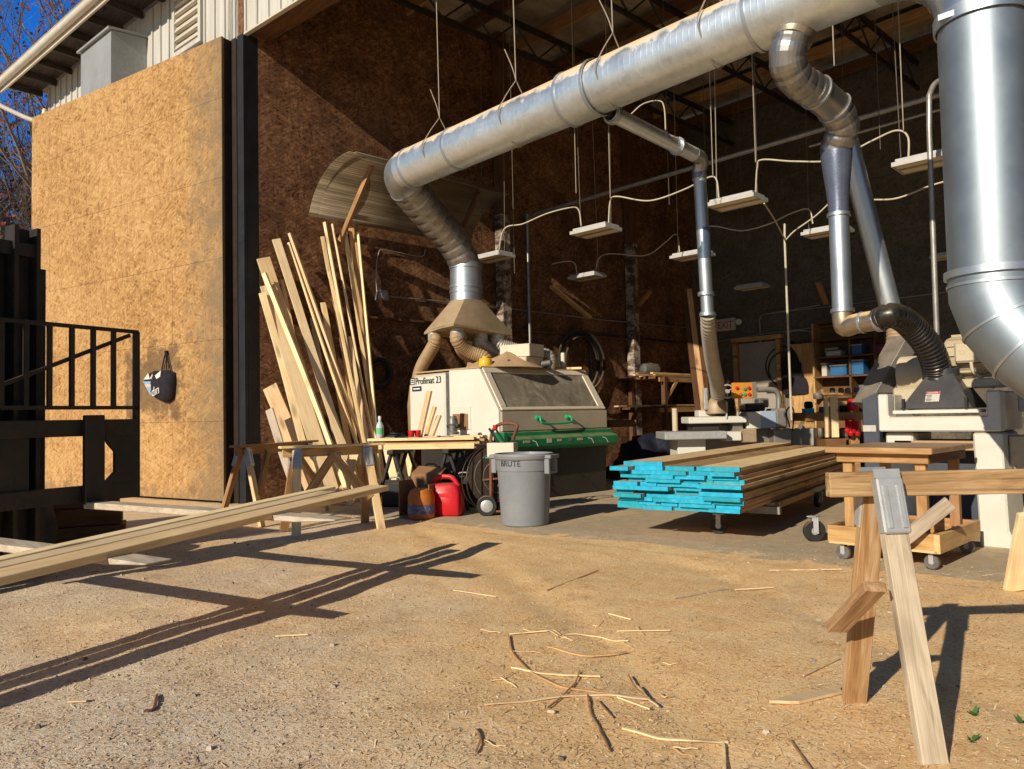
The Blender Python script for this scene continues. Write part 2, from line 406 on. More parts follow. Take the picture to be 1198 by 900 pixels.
def galv(name, dust, spiral=True, base=(.82, .90, .96), dcol=(.76, .50, .25), metal=.2, spangle=.22, rg0=.36):
    t = NT(name); co = t.coords((1, 1, 1)); uv = t.n('TexCoord').outputs['UV']; su = t.n('SeparateXYZ', i0=uv)
    n1 = t.noise(co, 3, 6, .6); sp = t.n('TexVoronoi', Vector=co, Scale=22.0).outputs['Color']; s1 = t.n('SeparateColor', i0=sp).outputs[0]
    v = t.math('ADD', t.math('MULTIPLY', n1, .6), t.math('MULTIPLY', s1, spangle))
    col = t.ramp(v, [(.25, tuple(x * .84 for x in base)), (.6, base)])
    h = n1
    if spiral:
        ph = t.math('ADD', t.math('MULTIPLY', su.outputs[1], 15.0), su.outputs[0])
        h = t.n('MapRange', i0=t.math('PINGPONG', ph, .5), i1=.40, i2=.5, i3=0.0, i4=1.0).outputs[0]
        h = t.math('ADD', h, t.math('MULTIPLY', t.noise(co, 1.4, 2), 1.1))
    geo = t.n('NewGeometry'); nz = t.n('SeparateXYZ', i0=geo.outputs['Normal']).outputs[2]
    nd = t.noise(t.coords((1, 1, 1)), 5.5, 7, .65)
    f = t.math('MULTIPLY', t.rng(t.math('ADD', nz, t.rng(nd, .3, .7, -.34, .24)), .30, .66), dust, True)
    streak = t.noise(t.n('Mapping', i0=uv, Scale=(26, 1.6, 1)).outputs[0], 1.5, 5); g = t.rng(streak, .58, .78, 0, .2 * dust)
    col = t.mix(g, col, dcol); col = t.mix(f, col, dcol)
    mt = t.math('MULTIPLY', t.math('SUBTRACT', 1.0, t.math('MAXIMUM', f, g)), .88)
    rg = t.math('ADD', t.rng(n1, .3, .7, rg0, rg0 + .12), t.math('MULTIPLY', f, .5), True)
    return t.out(col, rg, mt, h, .11, .010, .5)
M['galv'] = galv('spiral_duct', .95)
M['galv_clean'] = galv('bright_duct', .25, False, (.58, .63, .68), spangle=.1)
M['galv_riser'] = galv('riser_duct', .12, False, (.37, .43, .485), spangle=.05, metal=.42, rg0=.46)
M['galv_dark'] = galv('dark_duct', .25, False, (.40, .39, .38), metal=.8, spangle=.1, rg0=.3)  # darker sheet metal of the elbow pieces
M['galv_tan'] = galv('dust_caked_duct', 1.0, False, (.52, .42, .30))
M['flex_black'] = paint('dark_flex_hose', (.07, .065, .06), (.05, .045, .04), 6, .3, .75, .03, .3)
M['flex_tan'] = paint('tan_flex_hose', (.42, .29, .16), (.34, .225, .12), 6, .6, .1, .05, .6)
M['flex_grey'] = paint('grey_flex_hose', (.46, .42, .36), (.38, .34, .28), 6, .45, .3, .05, .4)

def peel():
    t = NT('peeling_white_paint'); co = t.coords((1, 1, .4)); n = t.noise(co, 7, 8, .72)
    col = t.ramp(n, [(.38, (.05, .032, .022)), (.48, (.14, .10, .075)), (.56, (.40, .33, .26)), (.75, (.56, .48, .38))])
    return t.out(col, .7, 0.0, n, .4, .006, .3)
M['post_white'] = peel()
def glass():
    t = NT('dusty_smoked_window'); co = t.coords((1, 1, 1)); n = t.noise(co, 3.0, 7, .65, 1.5); n2 = t.noise(co, 34, 4)
    col = t.ramp(n, [(.3, (.14, .12, .09)), (.52, (.24, .205, .155)), (.74, (.42, .365, .285))])
    col = t.mix(t.rng(n2, .58, .75, 0, .4), col, (.42, .35, .25))
    return t.out(col, t.rng(n, .3, .7, .12, .3), 0.0, n2, .05, .004, .5)
M['glass'] = glass()
def sheetmat():
    t = NT('thin_sheet_edges'); co = t.coords((.06, 1, 1), rot=(0, 0, 0)); tc = t.n('TexCoord').outputs['UV']
    n = t.noise(t.n('Mapping', i0=tc, Scale=(.12, 110, 1)).outputs[0], 1.0, 5, .7); n2 = t.noise(t.n('Mapping', i0=tc, Scale=(.6, 5, 1)).outputs[0], 1.0, 4)
    v = t.math('ADD', t.math('MULTIPLY', n, .7), t.math('MULTIPLY', n2, .3))
    col = t.ramp(v, [(.36, (.035, .024, .015)), (.45, (.13, .097, .062)), (.54, (.28, .22, .145)), (.66, (.56, .47, .34))])
    return t.out(col, .42, .4, n, .5, .006, .5)
M['sheet'] = sheetmat()

def ground_mat():
    t = NT('sawdust_and_gravel'); co = t.n('TexCoord').outputs['Object']; sp = t.n('SeparateXYZ', i0=co)
    n0 = t.noise(co, .55, 6, .6); n1 = t.noise(co, 4, 7, .65); n2 = t.noise(co, 38, 6, .7); n3 = t.rng(t.noise(co, 120, 5, .75), .3, .7, .22, .78)
    v = t.math('ADD', t.math('ADD', t.math('MULTIPLY', n2, .45), t.math('MULTIPLY', n3, .55)), t.rng(n1, .3, .7, -.09, .07))
    saw = t.ramp(v, [(.28, (.42, .22, .085)), (.38, (.80, .49, .215)), (.48, (.96, .625, .30)), (.66, (.98, .78, .46))])
    grv = t.ramp(v, [(.28, (.32, .235, .16)), (.40, (.65, .51, .365)), (.52, (.83, .68, .50)), (.66, (.93, .82, .65))])
    lat = t.math('ADD', t.math('MULTIPLY', sp.outputs[0], .683), t.math('MULTIPLY', sp.outputs[1], .73))
    dep = t.math('ADD', t.math('MULTIPLY', sp.outputs[0], -.73), t.math('MULTIPLY', sp.outputs[1], .683))
    a = t.math('ADD', t.rng(lat, -.1, -1.8), t.rng(n0, .3, .7, -.55, .55)); a = t.math('ADD', a, t.rng(dep, 3.2, 6.2, .12, -.45), True)
    col = t.mix(a, saw, grv)
    dk = t.noise(co, 1.7, 7, .7); col = t.mix(t.rng(dk, .56, .76, 0, .5), col, (.40, .235, .115))
    lt = t.noise(co, 1.1, 6, .7); col = t.mix(t.rng(lt, .56, .72, 0, .4), col, (.93, .74, .48))
    pb = t.n('TexVoronoi', Vector=co, Scale=55.0); pr = t.n('SeparateColor', i0=pb.outputs['Color'])
    pm = t.math('MULTIPLY', t.rng(pr.outputs[0], .86, .9), t.rng(pb.outputs['Distance'], .55, .4))
    pm = t.math('MULTIPLY', pm, t.math('ADD', t.math('MULTIPLY', a, .6), .08))
    col = t.mix(pm, col, t.ramp(pr.outputs[1], [(0, (.16, .13, .105)), (.5, (.42, .36, .30)), (1, (.80, .74, .65))]))
    far = t.math('GREATER_THAN', t.math('ABSOLUTE', dep), 60.0)
    col = t.mix(far, col, (.13, .12, .055))
    h = t.math('ADD', t.math('ADD', n2, t.math('MULTIPLY', n3, .6)), t.math('MULTIPLY', pm, .5))
    return t.out(col, .95, 0.0, h, .55, .018, .15)
M['ground'] = ground_mat()
def slab_mat():
    t = NT('dusty_concrete'); co = t.n('TexCoord').outputs['Object']; sp = t.n('SeparateXYZ', i0=co)
    n0 = t.noise(co, .9, 7, .62); n1 = t.noise(co, 7, 6, .65); n3 = t.noise(co, 150, 4, .7)
    con = t.ramp(t.math('ADD', t.math('MULTIPLY', n1, .6), t.math('MULTIPLY', n3, .4)), [(.3, (.37, .29, .19)), (.55, (.50, .40, .27)), (.72, (.60, .49, .345))])
    saw = t.ramp(n3, [(.3, (.58, .36, .17)), (.5, (.85, .57, .29)), (.7, (.93, .70, .41))])
    fy = t.math('SUBTRACT', sp.outputs[1], t.math('ADD', t.math('MULTIPLY', sp.outputs[0], .12), 6.14))
    e = t.math('ADD', t.rng(fy, .55, -.45), t.rng(n0, .32, .68, -.75, .45)); e = t.math('ADD', e, t.rng(n1, .3, .7, -.28, .28), True)
    e = t.rng(e, .38, .62)
    inn = t.rng(n0, .55, .68, 0, .55)
    col = t.mix(t.math('MAXIMUM', e, inn), con, saw)
    return t.out(col, .85, 0.0, n3, .3, .006, .2)
M['slab'] = slab_mat()
def chip_mat():
    t = NT('wood_shavings'); r = t.n('NewGeometry').outputs['Random Per Island']
    col = t.ramp(r, [(0, (.22, .12, .055)), (.10, (.50, .32, .16)), (.4, (.78, .55, .30)), (.8, (.90, .70, .43)), (1, (.96, .84, .62))])
    return t.out(col, .85, spec=.2)
M['chips'] = chip_mat()
def stone_mat():
    t = NT('gravel_stones'); r = t.n('NewGeometry').outputs['Random Per Island']
    col = t.ramp(r, [(0, (.14, .105, .08)), (.5, (.38, .30, .22)), (1, (.58, .49, .38))])
    return t.out(col, .85, spec=.25)
M['stones'] = stone_mat()
M['bark'] = paint('grey_bark', (.26, .21, .17), (.15, .115, .09), 12, .9, 0, .3)
def leafmat(name, a, b, c):
    t = NT(name); r = t.n('NewGeometry').outputs['Random Per Island']
    return t.out(t.ramp(r, [(0, a), (.5, b), (1, c)]), .7, spec=.2)
M['leaf_rust'] = leafmat('rust_leaves', (.14, .018, .016), (.22, .05, .028), (.27, .12, .06))
M['leaf_brown'] = leafmat('brown_scrub', (.05, .034, .018), (.11, .075, .04), (.18, .13, .075))
M['leaf_green'] = leafmat('weed_leaves', (.04, .10, .02), (.06, .15, .03), (.09, .19, .05))

# ================================================================== SETTING
J = V((-11.2, 4.8, 0)); FE = V((.993, .119, 0)).normalized(); FN = V((FE.y, -FE.x, 0))
def FA(s, o=0, z=0): return J + FE * s + FN * o + V((0, 0, z))
FR = Matrix((FE, -FN, V((0, 0, 1)))).transposed()
XL, YB, ZT = -10.9, 16.6, 8.7

def axis_lines(lo, hi, a, b, step):
    L = []; x = a
    while x <= b + 1e-6: L.append(x); x += step
    s = step; x = a
    left = []
    while x > lo: s *= 1.6; x -= s; left.append(max(x, lo))
    s = step; x = L[-1]; right = []
    while x < hi: s *= 1.6; x += s; right.append(min(x, hi))
    return left[::-1] + L + right
def gz(x, y):
    f = y - (4.8 + .12 * (x + 11.2)) + .1
    k = 1 if f < -.5 else max(0.0, -f / .5)
    far = max(0, (V((x, y)).length - 12) / 20)
    lat = x * .5 + y * .866
    rut = -.014 * (math.exp(-((lat - 1.1 + .25 * math.sin(x * .6)) / .13) ** 2) + math.exp(-((lat - 2.5 + .25 * math.sin(x * .6)) / .13) ** 2))
    return (rut + .024 * mnoise.noise(V((x * .9, y * .9, 3))) + .008 * mnoise.noise(V((x * 3.1, y * 3.1, 8))) + .004 * mnoise.noise(V((x * 9, y * 9, 1)))) * k / (1 + far * 3) - (.012 - .012 * (1 if f < -.10 else 0))
xs = axis_lines(-900, 900, -9.0, 1.2, .05); ys = axis_lines(-600, 900, .4, 6.0, .05)
vs = [(x, y, gz(x, y)) for y in ys for x in xs]; nx = len(xs)
fs = [(j * nx + i, j * nx + i + 1, (j + 1) * nx + i + 1, (j + 1) * nx + i) for j in range(len(ys) - 1) for i in range(nx - 1)]
mb = MB(); mb.v = [V(p) for p in vs]; mb.f = [list(f) for f in fs]; mb.uv = [None] * len(fs)
g = mb.build('ground', M['ground'], None, I4.copy(), smooth=60); tag(g, kind='structure')

# concrete floor of the shop: its front edge is ragged where sawdust lies over it
front = []
n = 150
for i in range(n + 1):
    s = -.3 + 16.6 * i / n; p = FA(s, .22 + .16 * mnoise.noise(V((s * .8, 0, 5))) + .06 * mnoise.noise(V((s * 3.3, 0, 2)))); front.append(V((p.x, p.y, .004)))
inner = [V((p.x - FN.x * .6, p.y - FN.y * .6, .004)) for p in front]
mb = MB().poly(inner + [V((5.2, YB + .1, .004)), V((-11.5, YB + .1, .004))], [tuple(range(n + 3))])
drop = [V((p.x, p.y, -.03)) for p in front]
mb.poly(inner + drop, [(i, i + 1, n + 2 + i, n + 1 + i) for i in range(n)])
s = mb.build('concrete_floor', M['slab'], None, I4.copy()); tag(s, kind='structure')

B = thing('workshop_building', 'tall open-fronted workshop shed with white metal siding and brown board walls', 'building', J)
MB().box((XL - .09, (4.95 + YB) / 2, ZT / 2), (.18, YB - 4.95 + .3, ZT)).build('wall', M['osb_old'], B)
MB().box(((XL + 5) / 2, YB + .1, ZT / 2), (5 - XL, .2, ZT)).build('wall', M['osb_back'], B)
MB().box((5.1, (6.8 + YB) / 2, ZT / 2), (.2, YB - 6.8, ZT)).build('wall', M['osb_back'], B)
# siding: sheet with raised ribs
mb = MB(); ZH = 7.05
mb.box(FA(-3.80, -.02, 4.3), (7.8, .04, 8.6), FR); mb.box(FA(8.1, -.02, (ZH + 8.6) / 2), (16.6, .04, 8.6 - ZH), FR)
k = -7.6
while k < 16.3:
    lo = ZH if k > -.25 else 0.02
    if not (-2.0 < k < -.9 or -4.3 < k < -2.9): mb.box(FA(k, .012, (lo + 8.58) / 2), (.045, .03, 8.55 - lo), FR)
    k += .305
mb.build('siding', M['siding'], B)
mb = MB().box(FA(8.1, -.22, ZH + .13), (16.5, .34, .22), FR); mb.build('header', M['wood_dark'], B)
beam('header_trim', FA(-.1, .012, ZH - .012), FA(16.3, .012, ZH - .012), .07, .028, M['trim'], B)
# jamb and posts
mb = MB().box(FA(.24, .03, ZH / 2), (.17, .05, ZH), FR).box(FA(.305, -.12, ZH / 2), (.04, .24, ZH), FR).box(FA(.14, -.12, ZH / 2), (.03, .24, ZH), FR)
mb.build('jamb', M['steel_jamb'], B)
MB().box(FA(.0, .03, ZH / 2), (.26, .05, ZH), FR).build('jamb_board', M['rust_edge'], B)
for y in (9.9, 13.9): beam('post', (XL + .14, y, 0), (XL + .14, y, 5.1), .22, .2, M['post_white'], B, up=(1, 0, 0)); beam('post_top', (XL + .14, y, 5.1), (XL + .14, y, ZT), .22, .2, M['wood_dark'], B, up=(1, 0, 0))
beam('wall_rail', (XL + .06, 5.2, 2.9), (XL + .06, YB, 2.9), .09, .04, M['wood_dark'], B)
# roof, eave, gutter
mb = MB().prism([FA(-8.4, .75, 8.72), FA(16.8, .75, 8.72), V((5.6, YB + .6, 8.9)), V((-20, YB + .6, 8.9))], (0, 0, .12)); mb.build('roof', M['deck'], B)
beam('fascia', FA(-8.35, .72, 8.58), FA(16.7, .72, 8.58), .04, .24, M['trim'], B)
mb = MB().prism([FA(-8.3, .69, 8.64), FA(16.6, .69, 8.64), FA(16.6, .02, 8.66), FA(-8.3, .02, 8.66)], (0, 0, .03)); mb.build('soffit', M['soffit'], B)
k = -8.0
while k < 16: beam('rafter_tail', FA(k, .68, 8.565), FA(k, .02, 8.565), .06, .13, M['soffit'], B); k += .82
MB().tube([FA(-8.45, .80, 8.60), FA(16.7, .80, 8.60)], .075, 14).build('gutter', M['gutter'], B, smooth=40)
MB().tube(catmull([FA(-8.35, .80, 8.56), FA(-8.37, .80, 8.36), FA(-8.32, .78, 8.2), FA(-8.0, .4, 7.95), FA(-7.75, .12, 7.78), FA(-7.7, .06, 7.5), FA(-7.7, .06, 0.1)], 6), .05, 10).build('downspout', M['gutter'], B, smooth=40)
# high window in the siding
w = MB()
for (a, b, z0, z1) in ((-1.9, -1.82, 7.36, 8.4), (-1.02, -.94, 7.36, 8.4), (-1.82, -1.02, 7.36, 7.44), (-1.82, -1.02, 8.32, 8.4)): w.box(FA((a + b) / 2, .03, (z0 + z1) / 2), (b - a, .07, z1 - z0), FR)
wo = w.build('window', M['siding'], B, mw=Matrix.Translation(FA(-1.42, 0, 7.4)))
w = MB()
for k in range(6): w.box(FA(-1.42, .02, 7.52 + k * .15), (.8, .05, .11), FR @ Matrix.Rotation(R(-24), 3, 'X'))
w.build('louvre', M['trim'], wo)
# sheet-metal ventilation box standing out from the siding
vb = MB().prism([FA(-2.95, 0, 6.4), FA(-2.95, .62, 6.4), FA(-2.95, .62, 8.02), FA(-2.95, 0, 8.1)], FE * -1.3).build('vent_box', M['vent'], B, mw=Matrix.Translation(FA(-3.6, .4, 5.9)))
MB().prism([FA(-2.91, .0, 8.105), FA(-2.91, .68, 8.025), FA(-2.91, .68, 8.065), FA(-2.91, 0, 8.145)], FE * -1.38).build('lid', M['vent'], vb)
# big OSB door leaf swung back almost flat against the front
HX = V((.965, .262, 0)).normalized(); HY = V((-HX.y, HX.x, 0)); H0 = V((-11.16, 4.575, 0))
dm = Matrix((HX, HY, V((0, 0, 1)))).transposed().to_4x4(); dm.translation = H0
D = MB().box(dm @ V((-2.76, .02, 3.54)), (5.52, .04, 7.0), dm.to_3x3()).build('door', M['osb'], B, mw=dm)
mb = MB().box(dm @ V((-.02, .17, 3.54)), (.05, .25, 6.98), dm.to_3x3()).box(dm @ V((-5.48, .135, 3.54)), (.05, .17, 6.98), dm.to_3x3())
mb.box(dm @ V((-2.75, .135, 7.0)), (5.4, .17, .05), dm.to_3x3()).box(dm @ V((-2.75, .135, .08)), (5.4, .17, .05), dm.to_3x3())
mb.build('door_frame', M['rust_edge'], D)
for z in (6.45, 3.2): MB().box(dm @ V((.02, .27, z)), (.03, .05, .55), dm.to_3x3()).tube([dm @ V((.045, .26, z - .28)), dm @ V((.045, .26, z + .28))], .022, 8).build('hinge', M['copper'], D)
# joists, purlins and bridging under the deck
k = 0; y = 6.6
while y < YB:
    beam('joist', (XL, y, 8.52), (5, y, 8.52), .06, .26, M['wood_orange'] if k % 2 else M['wood_dark'], B); y += 1.22; k += 1
x = XL + 1.3
while x < 4.5:
    beam('truss_chord', (x, 5.9, 8.24), (x, YB, 8.24), .06, .10, M['steel_dark'], B); beam('truss_chord', (x, 5.9, 7.72), (x, YB, 7.72), .05, .08, M['steel_dark'], B)
    zz = []; yy = 5.95; up = True
    while yy < YB: zz.append(V((x, yy, 8.22 if up else 7.74))); yy += .55; up = not up
    MB().tube(zz, .022, 6).build('truss_web', M['steel_dark'], B); x += 2.1
# pale sheathing let in between the joists
SH = paint('roof_sheathing', (.52, .45, .35), (.10, .08, .055), 1.1, .8, stretch=(1, .5, 1), dirt=.5)
y = 7.25
while y < YB: MB().box((-3.2, y, 8.70), (16.2, .9, .012)).build('sheathing', SH, B); y += 1.22
# inner door in the back wall, and the paler lower boarding
idr = MB().box((-9.15, YB - .03, 1.45), (.95, .06, 2.75)).build('door', M['door'], B, mw=Matrix.Translation((-9.15, YB, 0)))
mb = MB()
for (a, b) in (((-9.71, 0), (-9.71, 2.85)), ((-8.59, 0), (-8.59, 2.85)), ((-9.80, 2.92), (-8.50, 2.92))): mb.bar((a[0], YB - .05, a[1]), (b[0], YB - .05, b[1]), .1, .16 if a[1] else .16, up=(0, 1, 0))
mb.build('door_frame', M['wood_orange'], idr)
MB().box((-7.6, YB - .01, 1.25), (1.8, .02, 2.4)).build('wall_panel', paint('pale_boarding', (.20, .175, .145), (.14, .12, .1), 1.5, .8), B)

# ================================================================== TREES beyond the left end
def tree(loc, h, seed, label, leafm, nleaf, spread=.5, up=.65):
    r = random.Random(seed); t = thing('bare_tree', label, 'tree', loc, 0, 'trees beyond the left end of the shed')
    mb = MB(); tips = []
    def grow(p, d, L, rad, lev):
        n = 5; P = [p]; q = p.copy(); dd = d.copy()
        for i in range(n):
            dd = (dd + V((r.uniform(-1, 1), r.uniform(-1, 1), r.uniform(-.5, .8))) * .13).normalized(); q = q + dd * L / n; P.append(q.copy())
        mb.tube(P, [rad, rad * .55], 6 if lev < 2 else 4, caps=False)
        if lev >= 2: tips.extend(P[2:])
        if lev < 4:
            for i in range(6 if lev < 3 else 4):
                k = r.randint(1 if lev else 2, n); a = r.uniform(0, 6.28)
                nd = (dd * up + V((math.cos(a), math.sin(a), r.uniform(-.1, .6))) * spread).normalized()
                grow(P[k], nd, L * r.uniform(.5, .74), rad * .5, lev + 1)
    b = V(loc)
    for k in range(3): grow(b + V((r.uniform(-.3, .3), r.uniform(-.3, .3), 0)), V((r.uniform(-.25, .25), r.uniform(-.25, .25), 1)).normalized(), h * r.uniform(.38, .5), h * .008, 0)
    mb.build('trunk', M['bark'], t)
    lf = MB()
    for i in range(nleaf):
        p = r.choice(tips) + V((r.gauss(0, .22), r.gauss(0, .22), r.gauss(0, .2))); s = r.uniform(.04, .095)
        a = V((r.uniform(-1, 1), r.uniform(-1, 1), r.uniform(-1, 1))).normalized(); b2 = a.orthogonal().normalized(); 
        lf.poly([p - a * s, p + b2 * s * .6, p + a * s, p - b2 * s * .6], [(0, 1, 2, 3)])
    lf.build('crown', leafm, t)
T1 = GZ(6, 505) ; 
def far(px, D): p = GD(px, 490, D); return V((p.x, p.y, 0))
tree(far(2, 24), 17.5, 5, 'twiggy bare tree with a few dull red leaves, tallest behind the shed corner', M['leaf_rust'], 3200)
tree(far(34, 27), 15, 11, 'thin grey bare tree beside the downspout with scattered brown leaves', M['leaf_rust'], 2600)
tree(far(-45, 26), 15, 23, 'bare brown tree at the left edge of the photo', M['leaf_rust'], 1000)
def scrub(name, c, size, n, mat, seed, label=None, cat=None, kind=None, s0=.06):
    r = random.Random(seed); mb = MB(); c = V(c)
    for i in range(n):
        a = r.uniform(0, 6.28); rr = math.sqrt(r.random()); x = math.cos(a) * rr * size[0]; y = math.sin(a) * rr * size[1]
        top = size[2] * (1 - .55 * rr * rr) * (.75 + .5 * mnoise.noise(V((x * .7, y * .7, seed))))
        z = top * r.random() ** .6; p = c + V((x, y, z)); s = r.uniform(.5, 1.5) * s0
        a1 = V((r.uniform(-1, 1), r.uniform(-1, 1), r.uniform(-1, 1))).normalized(); b1 = a1.orthogonal().normalized()
        mb.poly([p - a1 * s, p + b1 * s * .55, p + a1 * s, p - b1 * s * .55], [(0, 1, 2, 3)])
    o = mb.build(name, mat, None); return tag(o, label, cat, None, kind)
for i in range(4):
    p = far(-260 + i * 110, 44 + 3 * (i % 2)); scrub('distant_scrub', p, (7, 4, 3.4), 5200, M['leaf_brown'], 40 + i, kind='stuff', s0=.16)

# ================================================================== DUCTS
def ring(mb, p, d, r, t=.018, w=.05):
    d = V(d).normalized(); p = V(p)
    mb.lathe([(r, -w / 2), (r + t, -w / 2), (r + t, w / 2), (r, w / 2)], p, d, 28, caps=False)
def flex(pts, r, n=8, pitch=.05, amp=.12, seg=20):
    """a ribbed hose: the radius rises and falls along the path"""
    P = catmull(pts, n); L = [0]
    for a, b in zip(P, P[1:]): L.append(L[-1] + (b - a).length)
    N = int(L[-1] / pitch) * 4 + 1; Q = []; k = 0
    for i in range(N):
        s = L[-1] * i / (N - 1)
        while k < len(L) - 2 and L[k + 1] < s: k += 1
        t = (s - L[k]) / max(L[k + 1] - L[k], 1e-6); Q.append(P[k].lerp(P[k + 1], t))
    rr = [r] * N if isinstance(r, (int, float)) else lerp_list(r, N)
    rs = [rr[i] * (1 + amp * (.5, .3, -.5, .3)[i % 4]) for i in range(N)]
    return MB().tube(Q, rs, seg)
def bands(d, lst, mat=None):
    for (p, ax, r_, t_, w_) in lst:
        q = MB(); ring(q, p, ax, r_, t_, w_); q.build('clamp_band', mat or M['galv_clean'], d, smooth=40)
YT, ZD = 6.02, 4.6
XR = -1.53
d = thing('dust_duct', 'huge galvanised dust duct running across the opening, turning down at the right', 'duct', (XR, YT, 2.0))
x0 = GY(668, 118, YT).x; x1 = GY(700, 102, YT).x; x2 = GY(888, 30, YT).x
MB().tube([V((-8.45 + i * (x0 + 8.45) / 30, YT, ZD)) for i in range(31)], .262, 32, False).build('pipe_section', M['galv'], d, smooth=40)
MB().tube([V((x0, YT, ZD)), V((x1, YT, ZD))], .285, 32, False).build('coupling', M['galv'], d, smooth=40)
MB().tube([V((x1 + i * (x2 - x1) / 20, YT, ZD)) for i in range(21)], [.27, .255], 32, False).build('pipe_section', M['galv'], d, smooth=40)
MB().tube([V((x2 + i * (-2.2 - x2) / 10, YT, ZD)) for i in range(11)], .282, 32, False).build('coupling', M['galv'], d, smooth=40)
bands(d, [((x, YT, ZD), (1, 0, 0), r, .012, .035) for x, r in ((-8.3, .262), (-7.35, .262), (x0, .285), (x1, .285), (x2, .28))])
a = [V((-2.2, YT, ZD))] + [V((-2.2 + .67 * math.sin(t), YT, ZD - .67 + .67 * math.cos(t))) for t in [R(8 * i) for i in range(1, 12)]]
a[-1] = V((XR, YT, ZD - .67))
MB().tube(a, [.285, .285], 36, False).build('elbow', M['galv_clean'], d, smooth=40)
bands(d, [(a[i], a[i + 1] - a[i - 1], .285, .006, .02) for i in (2, 5, 8)])
mb = MB(); ring(mb, (XR, YT, ZD - .69), (0, 0, 1), .288, .014, .09); mb.box((XR - .14, YT - .265, ZD - .70), (.10, .05, .04)).build('clamp_band', M['galv_clean'], d, smooth=40)
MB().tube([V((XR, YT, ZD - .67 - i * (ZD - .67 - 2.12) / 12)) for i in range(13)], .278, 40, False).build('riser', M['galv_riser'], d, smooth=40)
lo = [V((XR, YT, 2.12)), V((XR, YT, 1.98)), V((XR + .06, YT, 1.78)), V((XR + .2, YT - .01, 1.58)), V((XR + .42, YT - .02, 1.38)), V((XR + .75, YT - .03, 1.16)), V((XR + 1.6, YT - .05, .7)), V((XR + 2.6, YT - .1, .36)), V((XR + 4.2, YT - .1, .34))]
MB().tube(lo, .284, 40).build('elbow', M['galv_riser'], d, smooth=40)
bands(d, [((XR, YT, 2.12), (0, 0, 1), .286, .02, .05), ((XR, YT, 2.04), (0, 0, 1), .286, .006, .02)] + [(lo[i], lo[i + 1] - lo[i - 1], .286, .006, .018) for i in (2, 3, 4, 5)])
# fall to the moulder
HC = V((-8.95, 7.45, 0))
d = thing('dust_duct', 'ribbed elbow duct dropping to the tan hopper above the white and green machine', 'duct', (HC.x, HC.y, 3.0))
pe = [V((-8.4, YT, ZD)), V((-8.62, YT + .05, ZD - .02)), V((-8.78, YT + .22, ZD - .1)), V((-8.88, 6.55, ZD - .27)), V((-8.93, 6.9, ZD - .5)), V((-8.95, 7.2, ZD - .72)), V((-8.95, 7.4, 3.62)), V((HC.x, HC.y, 3.42))]
MB().tube(catmull(pe[:4], 5), [.262, .255], 32, False).build('elbow', M['galv_clean'], d, smooth=40)
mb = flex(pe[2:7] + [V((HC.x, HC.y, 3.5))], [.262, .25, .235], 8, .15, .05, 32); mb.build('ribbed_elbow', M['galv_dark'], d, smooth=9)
MB().tube([V((HC.x, HC.y, 3.56 - .6 * i / 6)) for i in range(7)], [.24, .25], 32, False).build('drop_pipe', M['galv_clean'], d, smooth=40)
bands(d, [((HC.x, HC.y, z), (0, 0, 1), .245, .012, .04) for z in (3.5, 3.2, 3.12)])
# hopper: round on top, flaring to a skewed oblong
top = [V((HC.x + .25 * math.cos(t), HC.y + .25 * math.sin(t), 2.98)) for t in [2 * math.pi * k / 24 for k in range(24)]]
bot = []
for k in range(24):
    t = 2 * math.pi * k / 24; c, s_ = math.cos(t), math.sin(t); q = max(abs(c), abs(s_)); bot.append(V((HC.x - .02 + .36 * c / q, HC.y + .05 + .58 * s_ / q, 2.5 + .03 * c / q - .05 * s_)))
mb = MB().poly(top + bot, [(k, (k + 1) % 24, 24 + (k + 1) % 24, 24 + k) for k in range(24)] + [tuple(range(24, 48))])
mb.prism(bot, (0, 0, -.03)); mb.build('hopper', M['hopper'], d, smooth=30)
mt = [(-.26, -.42, M['flex_tan']), (-.05, -.1, M['flex_tan']), (.16, -.32, M['flex_tan']), (.1, .2, M['flex_grey']), (.2, .46, M['flex_grey']), (-.2, .42, M['flex_grey'])]
ends = [(-.95, -.25, 1.6), (-.25, .3, 1.95), (.3, .1, 1.9), (.25, .75, 1.95), (.7, 1.05, 1.95), (-.2, 1.2, 1.95)]
for (a, b, mm), e in zip(mt, ends):
    p = V((HC.x + a, HC.y + b, 2.5)); q = V((HC.x + e[0], HC.y + e[1], e[2]))
    h = flex([p, p - V((0, 0, .16)), (p * .45 + q * .55) + V((-.08, 0, .02)), q + V((0, 0, .18)), q - V((0, 0, .1))], .098, 8, .035, .1, 14).build('branch_hose', mm, d, smooth=60)
    MB().lathe([(.105, .02), (.105, -.13)], p, (0, 0, 1), 16).build('hose_collar', M['galv_plain'], h, smooth=40)
# thin branch to the shaper
d = thing('dust_duct', 'thin galvanised branch duct angling back then dropping as a ribbed hose', 'duct', (-5.3, 8.1, 2.3))
b0 = V((-5.02, 6.2, 4.38)); b1 = GD(812, 181, 9.15); b2 = GD(818, 200, 9.3); b3 = GD(828, 368, 9.3)
MB().tube([b0, b0.lerp(b1, .5), b1], .085, 20, False).build('pipe_section', M['galv'], d, smooth=40)
MB().tube(catmull([b1, (b1 + b2) / 2 + V((.03, .05, .04)), b2, b2 - V((0, 0, .1))], 5), .088, 18).build('elbow', M['galv_dark'], d, smooth=40)
MB().tube([b2, b2.lerp(b3, .45)], .078, 20).build('drop_pipe', M['galv_clean'], d, smooth=40)
q1 = GD(823, 267, 9.3); q2 = GD(824, 303, 9.3); MB().tube([q1, q2], .0805, 20).build('blue_sleeve', paint('blue_sleeve', (.10, .14, .2), (.07, .1, .15), 6, .35, .3), d, smooth=40)
MB().tube([b2.lerp(b3, .45), b3], .078, 20).build('drop_pipe', M['galv_clean'], d, smooth=40)
